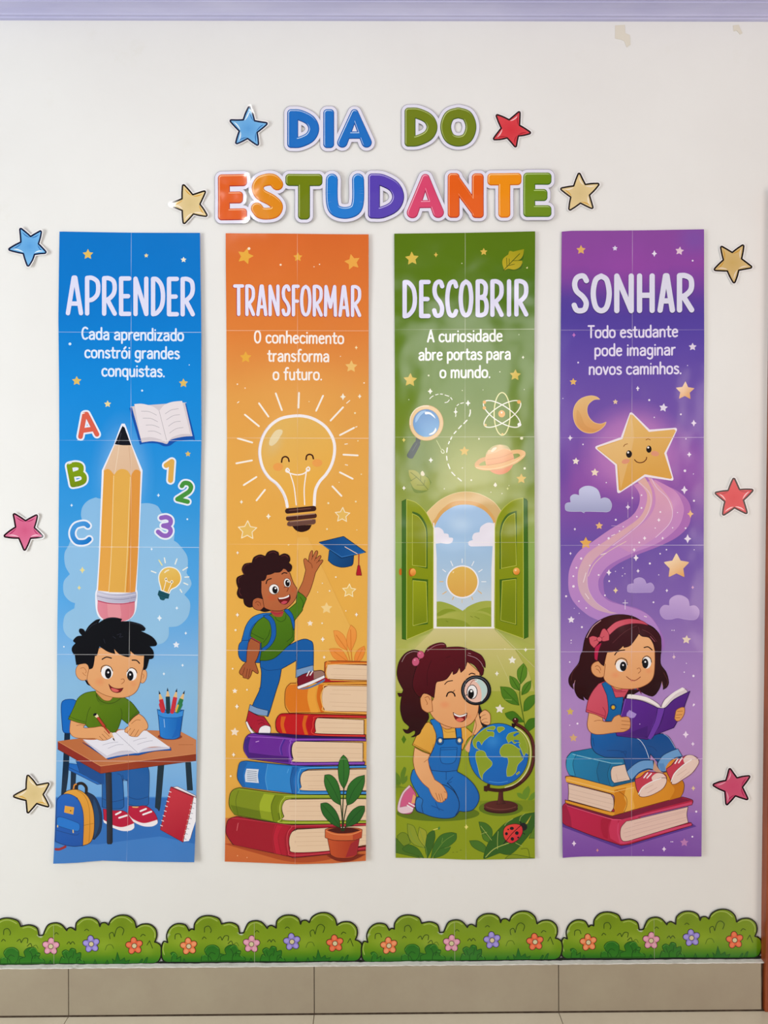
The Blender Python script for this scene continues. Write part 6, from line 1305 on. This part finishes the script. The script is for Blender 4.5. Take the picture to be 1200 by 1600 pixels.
# ============================================================ STARS
PALS = {'blue': ('5CA0DC', '78B8EA', '2C6CB0', 'E4F2FA', '08143A'), 'red': ('D4303A', 'DC444C', 'A81428', 'F6C0C4', '22060A'),
        'yellow': ('D8C088', 'E6CE98', 'D8A028', 'F2E4D0', '1C120A'), 'gold': ('CEAC68', 'D8BA80', 'CE9620', 'EAD8C0', '180C06'), 'pink': ('D05C84', 'DC7498', 'AC2460', 'F2C0D0', '240812'), 'rose': ('CC4C70', 'D05878', 'AA1850', 'E8A0B4', '200410')}
def wall_star(tips, pal, hl, label, curl=.0045, lift=.0022, sx=1.0, sy=1.0):
    global PS
    cx = sum(p[0] for p in tips)/5; cy = sum(p[1] for p in tips)/5
    X, Z = wall_xz(cx, cy); root = empty('star', (X, 0, Z)); tag(root, label, 'star', 'glossy cardboard stars stuck on the wall')
    gx = [cx-38+76*i/10 for i in range(11)]; gy = [cy-38+76*i/10 for i in range(11)]
    PS = Sheet(root, gx, gy, lambda x: curl*sx*((x-cx)/32)**2, lambda y: curl*sy*((y-cy)/32)**2, mats=(M_LAM,), base=lift)
    s = PS; s.frame(0, 0, 1)
    def outline(k):
        out = []; n = 5
        for i in range(5):
            T_, A_, B_ = tips[i], tips[i-1], tips[(i+1) % 5]
            iL = (cx+((T_[0]+A_[0])/2-cx)*.60, cy+((T_[1]+A_[1])/2-cy)*.60); iR = (cx+((T_[0]+B_[0])/2-cx)*.60, cy+((T_[1]+B_[1])/2-cy)*.60)
            R = math.hypot(T_[0]-cx, T_[1]-cy); ux, uy = (T_[0]-cx)/R, (T_[1]-cy)/R; px_, py_ = -uy, ux
            def m(p): return (p[0]+(p[0]-cx)*k/17, p[1]+(p[1]-cy)*k/17)
            def q(a, b): return (cx+ux*(R*a+k*1.0)+px_*(b*R+(k*1.1 if b > 0 else -k*1.1 if b < 0 else 0)), cy+uy*(R*a+k*1.0)+py_*(b*R+(k*1.1 if b > 0 else -k*1.1 if b < 0 else 0)))
            out.append((*m(iL), True))
            for a, b in ((.66, -.180), (.90, -.072), (.965, -.032), (.975, 0), (.965, .032), (.90, .072), (.66, .180)): out.append((*q(a, b), False))
        return out
    col, lite, dk, hi, ln = PALS[pal]
    O = curve(outline(0), True)
    s.part('card', 'thin white rim'); s.emit(union(tess(O)+stroke_polys(O, 5.6, True)), hexc('EDEAEA'))
    s.part('face')
    c0, c1 = hexc(col), hexc(lite)
    F(lambda x, y: mixc(c0, c1, min(1, math.hypot(x-cx, y-cy)/26)), O, raw=True)
    s.part('outline', 'black outline'); s.emit(union(stroke_polys(O, 2.5, True)), hexc(ln))
    # bevel strips along the inner edges
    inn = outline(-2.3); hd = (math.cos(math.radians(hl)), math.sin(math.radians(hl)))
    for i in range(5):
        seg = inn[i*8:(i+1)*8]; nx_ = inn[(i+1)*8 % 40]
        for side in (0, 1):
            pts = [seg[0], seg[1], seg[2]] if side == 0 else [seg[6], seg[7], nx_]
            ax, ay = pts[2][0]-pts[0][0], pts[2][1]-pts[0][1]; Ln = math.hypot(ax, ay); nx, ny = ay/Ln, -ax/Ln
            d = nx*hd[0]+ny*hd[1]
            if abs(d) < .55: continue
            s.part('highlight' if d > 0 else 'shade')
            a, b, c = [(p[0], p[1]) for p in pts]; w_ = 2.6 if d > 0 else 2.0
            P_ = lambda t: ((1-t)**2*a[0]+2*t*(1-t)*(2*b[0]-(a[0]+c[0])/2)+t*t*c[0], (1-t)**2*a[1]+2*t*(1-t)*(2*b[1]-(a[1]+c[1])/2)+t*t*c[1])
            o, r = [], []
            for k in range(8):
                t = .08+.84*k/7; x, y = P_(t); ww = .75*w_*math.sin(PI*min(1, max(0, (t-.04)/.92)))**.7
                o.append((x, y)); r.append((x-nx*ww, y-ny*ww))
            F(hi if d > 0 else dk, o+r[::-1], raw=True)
    return s.build()
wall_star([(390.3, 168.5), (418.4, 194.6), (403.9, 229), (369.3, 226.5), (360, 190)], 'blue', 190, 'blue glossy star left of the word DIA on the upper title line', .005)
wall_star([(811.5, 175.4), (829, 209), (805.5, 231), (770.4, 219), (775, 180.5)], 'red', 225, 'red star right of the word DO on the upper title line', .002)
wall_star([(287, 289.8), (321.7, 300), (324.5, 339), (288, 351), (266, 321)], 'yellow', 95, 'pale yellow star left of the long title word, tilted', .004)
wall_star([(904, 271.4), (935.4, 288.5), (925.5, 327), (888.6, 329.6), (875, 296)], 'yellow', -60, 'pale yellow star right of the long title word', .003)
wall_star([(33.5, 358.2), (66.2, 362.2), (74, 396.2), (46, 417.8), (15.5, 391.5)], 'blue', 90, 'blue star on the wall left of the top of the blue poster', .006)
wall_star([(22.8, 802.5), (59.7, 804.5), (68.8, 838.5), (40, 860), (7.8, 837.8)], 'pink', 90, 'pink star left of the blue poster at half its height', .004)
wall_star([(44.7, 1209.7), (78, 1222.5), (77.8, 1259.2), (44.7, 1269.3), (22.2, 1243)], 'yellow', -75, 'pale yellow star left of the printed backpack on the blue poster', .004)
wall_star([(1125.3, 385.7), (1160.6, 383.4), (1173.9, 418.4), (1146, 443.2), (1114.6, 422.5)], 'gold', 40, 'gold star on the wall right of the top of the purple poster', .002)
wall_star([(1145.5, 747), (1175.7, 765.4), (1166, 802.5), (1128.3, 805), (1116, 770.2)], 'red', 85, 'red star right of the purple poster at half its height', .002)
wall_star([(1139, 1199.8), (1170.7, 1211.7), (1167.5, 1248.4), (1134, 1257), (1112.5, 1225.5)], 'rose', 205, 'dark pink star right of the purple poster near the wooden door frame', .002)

# ============================================================ BUSHES
def bush(dx, dy, tilt, label, k=1.0):
    global PS
    x0, x1 = 872+dx, 1193+dx; X, Z = wall_xz((x0+x1)/2, 1460+dy); root = empty('bush_cutout', (X, 0, Z)); tag(root, label, 'bush cutout', 'paper bush cutouts along the foot of the wall')
    gx = [x0+(x1-x0)*i/16 for i in range(17)]; gy = [1410+dy+95*i/5 for i in range(6)]
    PS = Sheet(root, gx, gy, lambda x: .0008*math.sin(x/24+k), lambda y: .0006*((y-1455)/45)**2, base=.0028)
    s = PS; s.frame(800+dx, 1400+dy, 3); s.xf = lambda p: (p[0], p[1]+tilt*(p[0]-700)/470)
    O = "232,272 243,287 262,293! 700,291 1128,288! 1155,275 1168,240 1165,205 1150,190 1136,186! 1146,158 1140,125 1112,103 1075,103 1050,118! 1040,85 1010,62 970,60 935,78 921,105! 905,94 887,97 880,112! 870,85 840,70 800,72 770,95 766,130! 745,118 730,122 724,132! 700,105 670,96 635,108 614,152! 604,155 594,155! 585,120 550,105 510,112! 495,85 450,72 410,80 385,108 382,138! 370,134 358,143! 340,115 300,110 268,130 253,165 258,198! 240,193 230,215 228,245"
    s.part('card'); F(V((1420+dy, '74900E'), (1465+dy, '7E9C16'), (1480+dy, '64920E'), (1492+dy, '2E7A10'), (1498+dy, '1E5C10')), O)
    q = []
    s.part('foliage_print')
    GLOW('92AE2C', 330, 190, 90, 60, .6); GLOW('96AE34', 560, 200, 90, 50, .6); GLOW('5A7804', 450, 120, 60, 40, .3); GLOW('5A7804', 980, 105, 50, 40, .3); GLOW('92AE2C', 900, 200, 70, 55, .5); GLOW('8EAA28', 1100, 220, 50, 45, .5); GLOW('5A7804', 820, 110, 45, 35, .3)
    ML('A8BC5A', 4, "262,165 275,135 305,120 335,125", "393,110 420,88 455,82 490,98", "520,120 550,115 580,130", "624,145 645,115 675,106 700,118", "776,105 805,82 840,80 868,98", "930,95 960,72 1000,72 1030,95", "1058,120 1085,110 1115,115 1135,140 1136,165", "240,205 236,230 242,255")
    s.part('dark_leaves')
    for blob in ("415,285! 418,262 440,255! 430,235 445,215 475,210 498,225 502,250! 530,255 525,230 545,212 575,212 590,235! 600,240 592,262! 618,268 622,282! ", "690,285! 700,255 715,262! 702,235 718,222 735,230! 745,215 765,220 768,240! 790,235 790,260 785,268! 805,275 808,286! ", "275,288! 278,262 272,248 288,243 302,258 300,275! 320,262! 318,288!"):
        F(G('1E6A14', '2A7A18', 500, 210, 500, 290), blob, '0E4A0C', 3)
    ML('4E9A2E', 2.5, "420,262 432,256 442,262", "432,238 446,218 474,213 496,228", "548,228 560,216 576,215 588,232", "704,258 712,262", "706,236 720,226 732,232", "750,220 762,222", "600,262 612,268", "585,246 598,244", "792,262 800,275", "276,262 288,247 300,258")
    ML('0E4A0C', 3, "450,285 448,262 462,245 480,252", "505,285 505,265 520,258", "560,285 562,262 575,248 590,252", "735,285 735,262 748,250", "770,285 772,262 785,255")
    s.part('grass_blades')
    for b_ in ("945,288! 938,262! 952,275! 962,232! 975,272! 995,258! 1000,275! 1020,268! 1010,288!", "1060,288! 1075,265 1080,270 1068,288!", "1082,288! 1095,262 1104,258 1095,288!", "850,286! 858,266! 866,286!", "640,287! 648,270! 656,287!", "905,287! 915,268! 922,287!", "330,288! 335,272! 342,288!"):
        F('1C6A16', b_, '0E4410', 2)
    s.part('leaf_lines')
    ML('2A4606', 3.5, "292,182 295,160 315,158 322,175", "430,150 432,128 450,122 462,140 458,152", "492,182 505,172 512,188!", "512,188 525,168 542,170 540,190", "668,150 675,142 685,150", "725,195 735,185 742,196!", "742,196 752,184 762,195", "808,132 818,125 828,132", "928,170 925,148 940,140 948,160!", "948,160 958,125 975,114 992,128 985,152", "1070,160 1080,150 1092,156", "1100,200 1112,180!", "1112,180 1126,215!", "1126,215 1118,195", "540,205 555,192 562,208!", "420,182 428,172 438,180")
    ML('4E7010', 3, "905,222 915,200 935,198 945,215", "560,212 580,200 590,215")
    ML('0E4410', 2.5, "440,258 455,265 465,282", "500,252 495,270 485,282", "548,225 560,240 565,262", "580,240 575,262", "720,240 728,262", "758,232 752,260", "785,262 775,280")
    s.part('outline', 'black outline'); L('10140A', 6.5, O, True); ML('0A160A', 9, "240,288 262,293 700,291 1128,288 1150,280")
    for (x, y, c, d) in ((357, 215, 'E87844', 'F09C6C'), (650, 206, 'D88CA4', 'E6A8BC'), (840, 194, '8C7ED0', 'A89CE2'), (1041, 203, 'E4603C', 'EC7C54')):
        kf = s.part('flower', {'E87844': 'orange flower', 'D88CA4': 'pink flower', '8C7ED0': 'lilac flower', 'E4603C': 'red-orange flower'}[c])
        for i in range(5):
            a = math.radians(-90+72*i+8*math.sin(x)); px_, py_ = x+23*math.cos(a), y+23*math.sin(a)
            s.part('petal', None, kf); E('1C0E08', px_, py_, 19.5, 16.5, math.degrees(a))
        for i in range(5):
            a = math.radians(-90+72*i+8*math.sin(x)); px_, py_ = x+23*math.cos(a), y+23*math.sin(a)
            s.part('petal', None, kf); E(c, px_, py_, 17, 14, math.degrees(a)); E(d, px_+3*math.cos(a), py_+3*math.sin(a), 11, 9, math.degrees(a)); 
        s.part('flower_centre', None, kf); E(c, x, y, 16, 16); E('1C0E08', x, y, 13, 13); E('D8CCA0', x, y, 10.5, 10.5)
    s.part('sheet_edge'); q = T(stroke_polys(curve("663,104! 665,290!", False), 2)); s.emit([[(a, b, .35) for a, b in r] for r in q], hexc('E8F0C8'), mi=1)
    return s.build()
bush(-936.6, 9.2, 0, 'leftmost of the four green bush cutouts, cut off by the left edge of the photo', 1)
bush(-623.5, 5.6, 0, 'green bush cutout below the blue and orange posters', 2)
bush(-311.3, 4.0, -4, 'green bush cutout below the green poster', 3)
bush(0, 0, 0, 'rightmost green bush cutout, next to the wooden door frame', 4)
